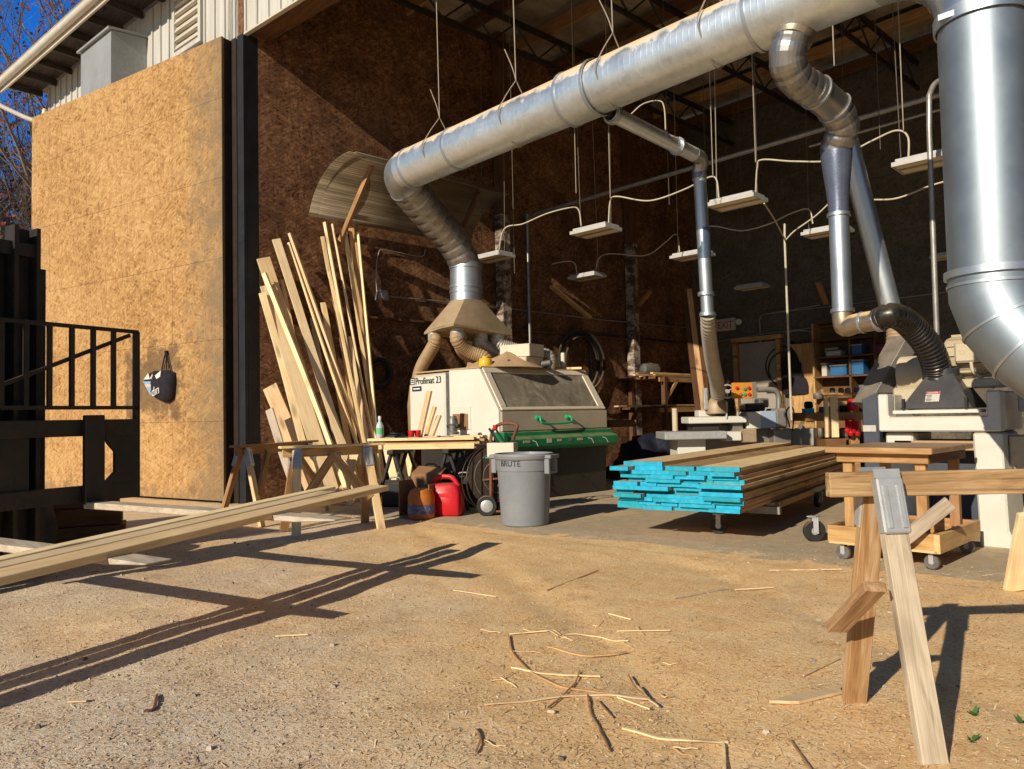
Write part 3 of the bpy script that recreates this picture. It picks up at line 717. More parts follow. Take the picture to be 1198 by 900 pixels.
bands(d, [(GD(826, 344, 9.3), (0, 0, 1), .08, .02, .04), (b3, (0, 0, 1), .08, .02, .04), (b0.lerp(b1, .78), b1 - b0, .086, .02, .04), (b0.lerp(b1, .03), b1 - b0, .09, .02, .05)])
flex([b3, GD(829, 388, 9.6), GD(833, 420, 10.4), GD(838, 445, 11.2), GD(840, 462, 11.6)], [.085, .10], 8, .07, .24, 16).build('ribbed_hose', M['flex_grey'], d, smooth=60)
# big branch to the planer
d = thing('dust_duct', 'bulging elbow branch duct dropping to a dusty elbow and black ribbed hose', 'duct', (-2.97, 6.92, 1.9))
E_ = [GD(926, 44, 6.32), GD(921, 70, 6.35), GD(931, 92, 6.45), GD(955, 108, 6.6), GD(976, 126, 6.75), GD(986, 148, 6.86), V((-2.97, 6.92, 3.60))]
MB().tube(catmull([V((E_[0].x - .02, YT, ZD - .05)), V((E_[0].x - .01, YT + .01, ZD - .24)), E_[0].lerp(E_[1], .3)], 5), [.21, .185, .152], 28).build('take_off', M['galv_tan'], d, smooth=40)
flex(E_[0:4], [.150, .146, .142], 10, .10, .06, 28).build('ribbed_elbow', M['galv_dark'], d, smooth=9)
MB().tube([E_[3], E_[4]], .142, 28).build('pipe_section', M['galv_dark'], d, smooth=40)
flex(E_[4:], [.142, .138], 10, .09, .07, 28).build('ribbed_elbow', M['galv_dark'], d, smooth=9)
bands(d, [(E_[3], E_[4] - E_[2], .143, .012, .02), (E_[4], E_[5] - E_[3], .143, .012, .02)])
MB().tube([V((-2.97, 6.92, 3.62 - .107 * i)) for i in range(7)], [.140, .137, .125, .112, .10, .092, .089], 24).build('reducer', paint('blue_reducer', (.16, .18, .25), (.12, .14, .2), 5, .32, .5), d, smooth=40)
MB().tube([V((-2.97, 6.92, 2.98)), V((-2.97, 6.92, 2.1))], .088, 24, False).build('drop_pipe', M['galv_clean'], d, smooth=40)
e0 = V((-2.97, 6.92, 2.12)); e1 = GD(1030, 374, 6.62); dv = (e1 - V((-2.97, 6.92, 1.96))).normalized()
MB().tube(catmull([e0, V((-2.97, 6.92, 2.02)), V((-2.95, 6.925, 1.95)) , V((-2.97, 6.92, 1.96)) + dv * .14, e1], 5), .09, 22).build('elbow', M['galv_tan'], d, smooth=40)
bands(d, [((-2.97, 6.92, 2.1), (0, 0, 1), .09, .014, .03), ((-2.97, 6.92, 2.98), (0, 0, 1), .09, .012, .03), (V((-2.97, 6.92, 1.96)) + dv * .2, dv, .09, .008, .02), (e1, dv, .092, .014, .05)])
hx = GD(1097, 441, 6.95)
flex([e1 - dv * .02, e1 + dv * .1 + V((0, 0, .02)), GD(1062, 378, 6.7), GD(1085, 404, 6.82), GD(1095, 428, 6.92), hx - V((0, 0, .05))], [.10, .112, .12], 8, .042, .13, 22).build('ribbed_hose', M['flex_black'], d, smooth=60)
# inclined duct behind
d = thing('dust_duct', 'slanting galvanised duct behind the planer pipes ending in a grey chute', 'duct', GD(1043, 400, 8.2))
i0 = GD(1003, 210, 8.0); i1 = GD(1042, 362, 8.0)
MB().tube([GD(992, 166, 8.0), i0, i0.lerp(i1, .5), i1], .105, 22).build('pipe_section', M['galv_clean'], d, smooth=40)
flex([i1, GD(1050, 385, 7.95), GD(1048, 418, 7.9)], .105, 6, .04, .1, 16).build('ribbed_hose', M['flex_tan'], d, smooth=60)
c0 = GD(1058, 398, 7.7); c1 = GD(1014, 476, 7.6)
beam('chute', c0, c1, .26, .16, M['zinc'], d, up=RT.cross(FW)); 

# ================================================================== HANGERS, PIPES, LIGHTS
def wire(px, y0, D, y1=None, mat=None, label='', cat='wire', name='hanging_wire', r=.006, grp=None, zt=8.5):
    p1 = GD(px, y1, D); o = MB().tube([V((p1.x, p1.y, zt)), p1], r, 6).build(name, mat or M['cable_dark'], None); return tag(o, label, cat, grp)
# wires that hold the big duct
for (px, lab, D_) in ((517, 'twisted wire tied round the left end of the big duct', 9.75), (608, 'thin wire holding the big duct left of its middle coupling', 8.75), (724, 'knotted wire holding the big duct just right of its coupling', 7.65), (846, 'thin wire holding the upper right part of the big duct', 6.8)):
    a = GY(px, 300, YT); x = a.x
    mb = MB(); top = V((x - .05, YT, 8.5)); k = V((x, YT, ZD + .5)); mb.tube([top, k], .007, 6)
    mb.tube(catmull([k, V((x, YT - .2, ZD + .22)), V((x, YT - .29, ZD)), V((x, YT, ZD - .29)), V((x, YT + .29, ZD)), V((x, YT + .2, ZD + .22)), k], 6), .007, 6)
    mb.tube(catmull([k, k + V((-.06, 0, .18)), k + V((-.16, -.02, .42))], 4), .006, 6)
    tag(mb.build('hanger_wire', M['line'], None), lab, 'wire', 'wires holding the big duct')
# bracing pipe across the shop with its drop
pz = 5.2; py_ = 10.6
mb = MB().tube(catmull([V((-10.78, py_, 1.6)), V((-10.78, py_, pz - .25)), V((-10.74, py_, pz - .08)), V((-10.56, py_, pz)), V((-10.2, py_, pz))], 5) + [V((4.9, py_, pz))], .035, 10)
tag(mb.build('conduit_pipe', M['conduit'], None, smooth=40), 'long grey pipe crossing the shop high up and bending down the brown wall', 'pipe')
tag(MB().tube([V((-5.0, 10.75, pz - .14)), V((4.9, 10.75, pz - .14))], .018, 8).build('conduit_pipe', M['conduit'], None), 'thin pipe running just under the long high pipe at the right', 'pipe')
c = [GD(1122, 88, 8.0), GD(1108, 91, 8.0), GD(1094, 98, 7.95), GD(1087, 112, 7.9), GD(1087, 150, 7.9), GD(1096, 392, 7.9)]
tag(MB().tube(catmull(c[:4], 5)[:-1] + c[3:], .028, 10).build('conduit_pipe', M['conduit'], None, smooth=40), 'upright hooked conduit dropping behind the planer beside the big riser', 'pipe')
pp = [GD(918, 262, 11.5), GD(918, 280, 11.5), GD(921, 360, 11.5), GD(926, 492, 11.5)]
tag(MB().tube(pp, .017, 8).build('drop_pole', M['cable'], None), 'pale hanging pole below the Y-shaped cord junction', 'pole')
# surface wiring on the brown wall and the back wall
def wallrun(pts, lab, r=.014, mat=None): tag(MB().tube(pts, r, 6).build('wall_conduit', mat or M['conduit'], None), lab, 'conduit')
xw = XL + .03
wallrun([GX(444, 346, xw), GX(560, 357, xw), GX(712, 375, xw), V((xw, YB - .1, GX(800, 383, xw).z))], 'thin wall conduit running level the length of the brown wall', .016)
wallrun(catmull([GX(441, 345, xw), GX(440, 320, xw), GX(443, 296, xw), GX(452, 293, xw), GX(492, 300, xw), GX(498, 292, xw)], 4), 'thin bent wire above the small wall box near the leaning planks', .009)
wallrun(catmull([GX(692, 470, xw), GX(691, 400, xw), GX(693, 392, xw), GX(702, 390, xw), GX(790, 400, xw)], 4), 'bent conduit dropping beside the peeling post', .016, M['conduit_dark'])
yb = YB - .04
wallrun([GY(815, 404, yb), GY(880, 393, yb), GY(940, 385, yb), GY(1000, 378, yb)], 'lower level wire on the grey back wall', .014)
wallrun([GY(900, 367, yb), GY(1010, 354, yb), GY(1131, 339, yb)], 'upper level wire on the grey back wall at the right', .014)
wallrun(catmull([GY(891, 470, yb), GY(889, 385, yb), GY(889, 374, yb), GY(895, 368, yb), GY(930, 362, yb), GY(960, 357, yb)], 4), 'bent conduit rising beside the pale inner door', .018)
wallrun(catmull([GY(955, 450, yb), GY(954, 400, yb), GY(951, 390, yb), GY(940, 387, yb), GY(920, 388, yb)], 4), 'bent conduit dropping left of the wooden shelves', .018)
ob = thing('junction_box', 'small grey wall box at the end of the bent wire', 'wall box', GX(445, 346, xw)); p = GX(445, 346, xw)
MB().prism([p + V((0, -.12, -.09)), p + V((0, .12, -.09)), p + V((0, .09, .09)), p + V((0, -.07, .09))], (.10, 0, 0)).build('body', M['conduit'], ob, bevel=.008)
MB().box(p + V((.105, 0, -.01)), (.012, .1, .1)).build('cover', M['galv_plain'], ob)
# panel lights
L0 = None; LZ = 4.02
short = ['right of the branch duct in the front row', 'left of the branch duct in the front row', 'farthest left', 'nearest the big riser, front row', 'leftmost in the second row', 'crossed by the thin branch duct', 'crossed by the planer pipe', 'smallest, before the grey wall', 'partly hidden by the big riser, back row']
lights = [(827 + 35, 235, 'front row, hanging right of the thin branch duct, pink underside'), (697, 269, 'front row, hanging left of the thin branch duct'), (577, 300, 'leftmost of all, beside the flexible elbow'), (1087, 187, 'front row, largest, just left of the big riser'), (687, 323, 'second row, leftmost, above the green machine'), (810, 298, 'second row, crossed by the thin branch duct'), (968, 270, 'second row, crossed by the planer pipe'), (880, 335, 'back row, smallest, before the grey wall'), (1115, 298, 'back row, partly hidden by the big riser')]
for i, (px, y, lab) in enumerate(lights):
    p = GZ(px, y, LZ); lab = 'white panel light, ' + lab.replace(', pink underside', '')
    if i == 0:
        L0 = thing('ceiling_light', lab, 'light', p, R(3), 'white panel lights hanging in rows')
        f = Matrix.Rotation(R(3), 3, 'Z')
        MB().prism([p + f @ V(q) for q in ((-.34, -.21, -.03), (.34, -.21, -.03), (.34, .21, -.03), (-.34, .21, -.03))], (0, 0, .012)).box(p + f @ V((0, 0, .015)), (.62, .36, .05), f).build('housing', M['fixture'], L0, bevel=.006)
        mb = MB()
        for y_ in (-.205, .205): mb.box(p + f @ V((0, y_, -.025)), (.68, .014, .05), f)
        for x_ in (-.335, .335): mb.box(p + f @ V((x_, 0, -.025)), (.014, .40, .05), f)
        mb.build('rim', M['fixture'], L0)
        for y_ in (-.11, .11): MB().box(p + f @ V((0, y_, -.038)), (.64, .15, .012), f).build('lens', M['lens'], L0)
        MB().box(p + f @ V((0, 0, -.04)), (.64, .05, .02), f).build('reflector', M['conduit'], L0)
    else: dup(L0, p, lab)
    r = random.Random(i)
    for s_, nm in ((-.3, 'left'), (.3, 'right')):
        q = p + V((s_, 0, .03)); a = MB()
        a.tube([V((q.x + r.uniform(-.1, .1), q.y, 8.45)), q], .006, 6)
        tag(a.build('hanging_chain', M['line'] if (i + (s_ > 0)) % 5 == 0 else M['cable_dark'], None), f'thin {nm} line of the panel light ' + short[i], 'suspension line', 'suspension lines of the panel lights')
def cord(pts, lab, r=.0115, mat=None, name='power_cord'):
    P = [GD(*q) for q in pts]; tag(MB().tube(catmull(P, 8), r, 8).build(name, mat or M['cable'], None, smooth=60), lab, 'cord')
cord([(583, 297, 13.2), (590, 268, 13.1), (612, 262, 13), (640, 250, 12.8), (668, 243, 12.5), (677, 246, 12), (680, 264, 11.6)], 'drooping cord from the leftmost light to the front row light')
cord([(712, 262, 11.5), (714, 236, 11.5), (722, 230, 11.4), (760, 235, 11.1), (800, 222, 10.8), (828, 208, 10.5), (838, 210, 10.4), (841, 232, 10.2)], 'drooping cord passing the thin branch duct between two front lights')
cord([(884, 228, 10), (886, 196, 9.9), (892, 187, 9.8), (930, 189, 9.5), (975, 187, 9.3), (1020, 165, 9), (1048, 153, 8.9), (1062, 160, 8.8), (1063, 186, 8.7)], 'drooping cord below the bulging elbow leading to the largest light')
cord([(1020, 234, 9.6), (1050, 232, 9.4), (1090, 217, 9.2), (1130, 206, 9)], 'short cord rising to the right behind the upright conduit')
cord([(697, 316, 15.3), (701, 302, 15.2), (715, 297, 15), (755, 299, 14.6), (778, 284, 14.2), (788, 275, 14), (793, 277, 13.8), (795, 295, 13.6)], 'long sagging cord between the two lights left of the branch duct')
cord([(824, 292, 13.4), (828, 268, 13.3), (838, 265, 13.2), (868, 270, 12.9), (900, 262, 12.5), (925, 250, 12.2), (946, 245, 12), (951, 262, 11.9)], 'wavy cord crossing behind the right of the branch duct')
cord([(894, 238, 10.4), (905, 255, 10.9), (914, 272, 11.4), (919, 281, 11.5)], 'slanting cord forming the left arm of the Y junction')
cord([(919, 281, 11.5), (930, 270, 11.4), (955, 252, 11.2), (980, 228, 11)], 'slanting cord forming the right arm of the Y junction')
cord([(646, 309, 15.5), (662, 306, 15.4), (672, 308, 15.4), (675, 320, 15.4)], 'short hooked cord at the left end of the second row light')
cord([(838, 332, 17), (852, 322, 17), (862, 318, 17), (866, 326, 17)], 'thin dark cord beside the smallest back light', .012, M['cable_dark'])
cord([(738, 134, 8.6), (752, 122, 8.6), (770, 118, 8.6), (777, 126, 8.6), (779, 160, 8.6)], 'looped wire over the sloping branch duct', .008)
for (px, y1, D, lab, mm) in ((602, 320, 11, 'hanging line left of the bent pipe', 0), (674, 226, 11.6, 'pale cord line under the big duct coupling', 1), (714, 232, 11.4, 'pale double line behind the sloping branch duct', 1), (834, 205, 10.4, 'grey line right of the drop pipe top', 1), (884, 190, 9.9, 'pale chain hanging behind the big duct right part', 1), (1057, 152, 8.8, 'pale chain under the right hand elbow', 1), (976, 77, 7.6, 'short white hanger beside the bulging elbow', 1), (783, 240, 12, 'dark line between the branch duct and the pipe', 0), (870, 300, 15, 'dark line above the smallest light', 0), (1030, 175, 10, 'dark line crossing the high pipe', 0)):
    wire(px, 0, D, y1, M['line'] if mm else M['cable_dark'], lab, r=.0065 if mm else .005)

# ================================================================== MOULDER (white, tan and green)
X0, X1, Y0, Y1 = -9.72, -7.62, 7.0, 9.25
m_ = thing('wood_moulder', 'long white planing machine with dusty tan window hood and green base rail', 'machine', ((X0 + X1) / 2, (Y0 + Y1) / 2, 0))
xs_ = GY(560, 431, Y0).x; zt = GY(560, 431, Y0).z; xk = GY(583, 481, Y0).x; zk = GY(583, 481, Y0).z; zg = .985; xg = GY(524, 440, Y0).x
X1 = xk + .06
prof = [(xg + .02, .80), (xk, .80), (xk, zk), (xs_, zt), (xg + .02, zt + .01)]
MB().prism([V((x, Y0, z)) for x, z in prof], (0, .06, 0)).build('end_panel', M['white_sun'], m_, bevel=.012)
xa = GY(479, 440, Y0).x
MB().prism([V((x, Y0 - .01, z)) for x, z in ((xa, .80), (xg - .07, .80), (xg - .07, zt - .02), (xa + .03, zt - .05), (xa, zt - .12))], (0, .6, 0)).build('side_cabinet', M['white_sun'], m_, bevel=.03)
MB().box((xg - .02, Y0 + .03, (.80 + zt) / 2), (.09, .04, zt - .84)).build('post_strip', M['iron'], m_)
MB().prism([V((x, Y0 + .06, z)) for x, z in ((xa + .05, .74), (xk - .02, .74), (xk - .02, zk), (xs_ - .02, zt - .01), (xa + .05, zt - .01))], (0, Y1 - Y0 - .12, 0)).build('body', M['tan_paint'], m_)
# hood frame around the sloping window
sl = V((xk - xs_, 0, zk - zt)); sn = V((-(sl.z), 0, sl.x)).normalized()
def hp(t, y, o=0): return V((xs_, y, zt)) + sl * t + sn * o
fr = MB()
for (t0, t1, ya, yb_) in ((0, .12, Y0 + .05, Y1), (.93, 1, Y0 + .05, Y1), (.12, .93, Y0 + .05, Y0 + .16), (.12, .93, Y1 - .14, Y1)):
    fr.prism([hp(t0, ya), hp(t1, ya), hp(t1, yb_), hp(t0, yb_)], sn * .03)
fr.build('hood_frame', M['frame_cream'], m_, bevel=.006)
MB().prism([hp(.12, Y0 + .16, .004), hp(.93, Y0 + .16, .004), hp(.93, Y1 - .14, .004), hp(.12, Y1 - .14, .004)], sn * .008).build('window', M['glass'], m_)
MB().prism([V((xs_ + .01, Y0 + .04, zt + .012)), V((xs_ + .01, Y1, zt + .012)), V((xa + .1, Y1, zt + .012)), V((xa + .1, Y0 + .04, zt + .012))], (0, 0, .02)).build('top_plate', M['dust_pile'], m_)
MB().box((xk + .012, (Y0 + Y1) / 2 + .03, (zk + zg) / 2), (.035, Y1 - Y0 - .02, zk - zg - .02)).build('hood_door', M['tan_paint'], m_, bevel=.006)
h = MB()
hy0, hy1 = GX(632, 491, xk + .1).y, GX(667, 490, xk + .1).y; hz = GX(650, 494, xk + .1).z
h.tube(catmull([V((xk + .02, hy0, hz + .07)), V((xk + .10, hy0, hz + .08)), V((xk + .13, hy0 + .01, hz)), V((xk + .13, (hy0 + hy1) / 2, hz - .02)), V((xk + .13, hy1 - .01, hz)), V((xk + .10, hy1, hz + .08)), V((xk + .02, hy1, hz + .07))], 5), .016, 10)
for y in (hy0, hy1): h.lathe([(.035, 0), (.035, .03), (.02, .04)], (xk + .03, y, hz + .07), (1, 0, 0), 12)
h.build('handle', M['green_bright'], m_, smooth=50)
gp = [(xk - .05, zg), (xk + .07, zg), (xk + .09, zg - .07), (xk + .20, zg - .10), (xk + .20, .77), (xk + .12, .72), (xk - .05, .72)]
gr = MB().prism([V((x, Y0 - .02, z)) for x, z in gp], (0, Y1 - Y0 + .10, 0)).build('base_rail', M['green'], m_, bevel=.012)
MB().box((xk + .1, Y0 - .06, .84), (.22, .08, .30)).build('rail_end', M['green'], m_, bevel=.01)
MB().prism([V((x, Y0 + .12, z)) for x, z in ((xa + .1, 0), (xk - .02, 0), (xk + .03, .74), (xa + .1, .74))], (0, Y1 - Y0 - .1, 0)).build('base', M['dark_base'], m_, bevel=.02)
for k, y in enumerate((7.45, 8.62, 8.95)):
    MB().tube([V((xk + .2, y, .86)), V((xk + .27, y, .84)), V((xk + .30, y + .01, .78))], .005, 6).build('adjuster', M['galv_plain'], m_)
ys_ = [GX(px, 512, xk + .203).y for px in (596, 613, 640, 652, 665, 676, 690)]
for k, (y, wd, mm) in enumerate(zip(ys_, (.07, .13, .10, .09, .07, .12, .06), ('zinc', 'tan_paint', 'sign_white', 'tan_paint', 'zinc', 'tan_paint', 'zinc'))):
    MB().box((xk + .203, y + .05, .845), (.004, wd, .035 if k != 2 else .06)).build('data_plate', M[mm], gr)
# small hatch on the white end, name lettering, badge
f = MB(); hx0, hx1 = GY(527, 480, Y0).x, GY(551, 480, Y0).x; z0, z1 = GY(540, 503, Y0).z, GY(540, 476, Y0).z
hf = MB().box(((hx0 + hx1) / 2, Y0 - .006, (z0 + z1) / 2), (hx1 - hx0, .012, z1 - z0)).build('hatch', M['white_sun'], m_, bevel=.003)
MB().box(((hx0 + hx1) / 2 + .01, Y0 - .014, (z0 + z1) / 2 - .05), ((hx1 - hx0) * .74, .006, (z1 - z0) * .68)).build('grille', M['card'], hf)
pz0 = GY(486, 447, Y0 - .012)
lettering('Profimat 23', .145, frame_mw(GY(479.5, 442, Y0 - .012) + V((.15, -.006, -.115)), (1, 0, 0), (0, 0, 1)), M['text_black'], m_, sx=.96)
lg = MB(); q = GY(479.5, 442, Y0 - .012)
for (a, b, c_, d_) in ((0, .12, 0, .012), (0, .12, .10, .112), (0, .012, .012, .10), (.108, .12, .012, .10), (.03, .09, .035, .05), (.03, .09, .065, .08)): lg.box(q + V(((a + b) / 2 + .01, 0, (c_ + d_) / 2 - .12)), (b - a, .006, d_ - c_))
lg.build('emblem', M['text_black'], m_)
q = GY(482, 454, Y0 - .012); bd = MB().box(q + V((.13, 0, -.02)), (.24, .008, .075)).build('badge', M['label_blue'], m_)
MB().box(q + V((.13, -.006, -.02)), (.17, .004, .022)).build('badge_print', M['text_white'], bd)
# rounded dusty cowl at the far left
MB().lathe([(.30, .9), (.36, 1.0), (.37, 1.4), (.33, 1.72), (.22, 1.9), (.10, 1.94)], (xa + .06, Y0 + .36, 0), (0, 0, 1), 24).build('cowl', M['flex_tan'], m_, smooth=50)

# things standing on the moulder
zt2 = zt + .033
def mound(c, rx, ry, hgt, label, seed=0, mat=None):
    mb = MB(); n = 20; vs = [V(c) + V((0, 0, hgt))]
    rings = 7
    for j in range(1, rings + 1):
        t = j / rings
        for k in range(n):
            a = 2 * math.pi * k / n; w_ = 1 + .18 * mnoise.noise(V((math.cos(a) * 2, math.sin(a) * 2, seed + t)))
            vs.append(V(c) + V((rx * t * w_ * math.cos(a), ry * t * w_ * math.sin(a), hgt * (1 - t) ** 1.1 * (1 + .2 * mnoise.noise(V((k * .7, j, seed)))) - .004)))
    fs = [(0, 1 + k, 1 + (k + 1) % n) for k in range(n)]
    for j in range(rings - 1):
        for k in range(n): a = 1 + j * n + k; b = 1 + j * n + (k + 1) % n; fs.append((a, a + n, b + n, b))
    mb.poly(vs, fs); o = mb.build('sawdust_heap', mat or M['dust_pile'], None, smooth=60); return tag(o, label, 'sawdust heap')
mound((GD(546, 430, 10.9).x, 7.75, zt2), .5, .55, .26, 'peaked heap of sawdust on top of the white machine')
mound((GD(515, 432, 11).x, 7.5, zt2), .28, .3, .14, 'low heap of sawdust on the machine top left', 4)
def boxthing(name, c, size, mat, label, cat, rz=0, lid=True, tilt=0):
    t = thing(name, label, cat, V(c), rz); r = Matrix.Rotation(rz, 3, 'Z') @ Matrix.Rotation(tilt, 3, 'X'); c = V(c) + V((0, 0, size[2] / 2 + abs(math.sin(tilt)) * size[1] / 2))
    w_, d_, h_ = size; th = .008; mb = MB()
    for (p, s_) in (((0, -d_ / 2, 0), (w_, th, h_)), ((0, d_ / 2, 0), (w_, th, h_)), ((-w_ / 2, 0, 0), (th, d_ - .017, h_)), ((w_ / 2, 0, 0), (th, d_ - .017, h_)), ((0, 0, -h_ / 2 + th), (w_ - .02, d_ - .02, th))): mb.box(c + r @ V(p), s_, r)
    mb.build('body', mat, t)
    if lid: MB().box(c + r @ V((0, 0, h_ / 2 + .006)), (w_ + .012, d_ + .012, .02), r).build('lid', mat, t, bevel=.002)
    return t
p = GD(568, 432, 11.1); yj = thing('plastic_jug', 'yellow plastic cup on the edge of the white machine top', 'cup', (p.x, p.y, zt2))
MB().lathe([(.10, 0), (.105, .01), (.095, .11), (.08, .13)], (p.x, p.y, zt2), (0, 0, 1), 20).build('body', M['yellow'], yj, smooth=40)
MB().lathe([(.05, .125), (.05, .155), (.045, .16)], (p.x, p.y, zt2), (0, 0, 1), 16).build('cap', M['yellow'], yj, smooth=40)
p = GD(609, 434, 11.6); p.z = zt2
boxthing('carton', p, (.55, .42, .16), M['card_pale'], 'lower worn carton on the machine top under the bigger one', 'carton', R(8), False)
boxthing('carton', p + V((.02, .02, .17)), (.52, .42, .17), M['cream'], 'cream carton with flaps stacked on top of the machine', 'carton', R(14))
for i, (px, lab) in enumerate(((583, 'small dark tool nearest the yellow cup on the machine'), (598, 'small dark tool below the cream carton'), (631, 'grey motor part right of the cartons on the machine'))):
    p = GD(px, 434, 11.3 + .15 * i); p.z = zt2; t = thing('hand_tool', lab, 'tool', p)
    MB().box(p + V((0, 0, .05)), (.14, .1, .10)).build('body', M['iron'] if i == 2 else M['black'], t, bevel=.02); MB().lathe([(.045, 0), (.045, .16), (.02, .18)], p + V((.05, 0, .06)), (1, .3, .1), 12).build('nose', M['iron'], t, smooth=40)
for i, (px, lab, mm) in enumerate(((655, 'short brown offcut on the far end of the machine', 'wood_mid'), (668, 'pale offcut on the far end of the machine', 'wood_pale'))):
    p = GD(px, 436, 12.1); p.z = zt2 + .02; tag(beam('wood_offcut', p + V((-.12, -.1, 0)), p + V((.12, .12, 0)), .07, .035, M[mm]), lab, 'offcut')
p = GD(659, 436, 12.2); p.z = zt2; tag(MB().lathe([(.035, 0), (.035, .26), (.03, .28)], p, (0, 0, 1), 12).build('canister', M['cream'], None, smooth=40), 'slim pale upright tube at the far end of the machine', 'canister')

# ================================================================== WORK TABLE on black trestles, with its clutter
TB = thing('trestle_table', 'long wooden plank table on black trestles in front of the white machine', 'table', (-8.5, 6.0, 0))
ta = GZ(432, 513, .95); tb_ = GZ(556, 511, .95); td = (tb_ - ta).normalized(); tn = V((-td.y, td.x, 0))
for k in range(5): beam('plank', ta + tn * (k * .165) + V((0, 0, -.025 * (k % 2) - .02)), tb_ + tn * (k * .165) + V((0, 0, -.025 * (k % 2) - .02)) + td * (.1 * (k % 2)), .155, .035, M[('wood', 'wood_old', 'wood', 'wood_mid', 'wood')[k]], TB, warp=.004)
beam('edge_plank', ta + V((0, 0, -.115)) - tn * .04 + td * .22, tb_ + V((0, 0, -.115)) - tn * .04, .05, .07, M['wood'], TB)
beam('edge_plank', ta + V((0, 0, -.115)) - tn * .02 - td * .1, ta + V((0, 0, -.115)) - tn * .02 + td * .2, .12, .06, M['wood'], TB)
for k, s_ in enumerate((.22, .74)):
    c = ta.lerp(tb_, s_); tr = MB().box(c + tn * .33 + V((0, 0, -.185)), (.09, .85, .06), Matrix((td, tn, V((0, 0, 1)))).transposed()).build('trestle', M['black'], TB, bevel=.01)
    for sn_ in (0, .62):
        for sx in (-1, 1): beam('trestle_leg', c + tn * (.02 + sn_) + V((0, 0, -.20)) + td * .02 * sx, V((c.x, c.y, 0)) + tn * (.02 + sn_) + td * .26 * sx, .07, .035, M['black'], tr)
        MB().box(V((c.x, c.y, .38)) + tn * (.02 + sn_), (.30, .03, .04), Matrix((td, tn, V((0, 0, 1)))).transposed()).build('trestle_tie', M['black'], tr)
for k in range(4): beam('loose_plank', ta + tn * (.05 + k * .17) + V((0, 0, -.075)) + td * (-.12 + .07 * k), tb_ + tn * (.05 + k * .17) + V((0, 0, -.075)) + td * (.06 - .1 * (k % 2)), .15, .034, M[('wood_old', 'wood', 'wood_mid', 'wood_old')[k]], TB, warp=.006)
zb = .952
def at(px, y, z=zb):
    p = ta.lerp(tb_, (px - 432) / 124.0) + tn * (.12 + (507 - y) * .06); return V((p.x, p.y, zb))
p = at(439, 506); p.z = zb; b = thing('spray_bottle', 'clear bottle with green label on the left end of the plank table', 'bottle', p)
MB().lathe([(.045, 0), (.05, .02), (.05, .15), (.03, .2), (.018, .22), (.018, .24)], p, (0, 0, 1), 18).build('body', M['bottle'], b, smooth=40)
MB().lathe([(.0515, .05), (.0515, .13)], p, (0, 0, 1), 18, False).build('label', M['bottle_green'], b, smooth=40)
MB().lathe([(.022, .24), (.022, .275), (.015, .29)], p, (0, 0, 1), 14).build('cap', M['text_white'], b, smooth=40)
for i, (px, lab) in enumerate(((483, 'red plastic cup nearest the leaning offcuts on the plank table'), (477, 'darker red cup half hidden on the plank table'))):
    p = at(px, 505 + i); p.z = zb; tag(MB().lathe([(.035, 0), (.04, .02), (.045, .09), (.04, .09), (.036, .02)], p, (0, 0, 1), 18).build('cup', M['red'], None, smooth=40), lab, 'cup')
p = at(521, 502); p.z = zb + .02; rt = thing('router_tool', 'grey power router standing on the plank table before the white panel', 'power tool', p)
MB().lathe([(.085, 0), (.085, .03), (.06, .045), (.06, .12), (.075, .14), (.07, .2), (.05, .235), (.045, .25)], p, (0, 0, 1), 20).build('body', M['iron'], rt, smooth=35)
for s_ in (-1, 1): MB().lathe([(.02, 0), (.035, .02), (.03, .06)], p + V((s_ * .06, 0, .11)), (s_, .2, .1), 12).build('knob', M['black'], rt, smooth=40)
p = at(536, 502); p.z = zb - .005; tag(beam('board_scrap', p - td * .34, p + td * .26, .22, .022, M['wood_pale']), 'pale flat board under the router on the plank table', 'board')
p = at(496, 504); p.z = zb; tag(beam('flat_rule', p - td * .15, p + td * .2, .06, .01, M['text_white']), 'white flat strip beside the red cups', 'strip')
for i, (px, hgt, w_, mm, lab) in enumerate(((478, .62, .10, 'wood', 'tall tapered offcut leaning on the white machine'), (486, .40, .06, 'wood_mid', 'middle of the three offcuts leaning on the white machine'), (493, .28, .075, 'wood', 'shortest of the three offcuts leaning on the white machine'))):
    p = at(px, 503); p = V((p.x, p.y + .05, zb)); tag(beam('leaning_offcut', p, V((p.x + .03 - .03 * i, p.y + .16, zb + hgt)), w_, .035, M[mm], up=(0, -1, .2)), lab, 'offcut')
for i, (px, lab) in enumerate(((455, 'coil of dark cord on the plank table'), (463, 'blue crumpled rag on the plank table'), (508, 'thin grey wrench on the plank table'))):
    p = at(px, 505); p.z = zb
    if i == 0: tag(MB().torus(p + V((0, 0, .02)), (0, 0, 1), .09, .014).torus(p + V((.02, .01, .045)), (0, .1, 1), .08, .014).build('cord_coil', M['tarp'], None, smooth=60), lab, 'cord coil')
    elif i == 1: mound(p, .12, .09, .06, lab, 9, M['tarp'])['category'] = 'rag'
    else: tag(MB().bar(p, p + td * .2, .02, .01).torus(p + V((0, 0, .006)), (0, 0, 1), .022, .008, 12).build('wrench', M['iron'], None), lab, 'wrench')

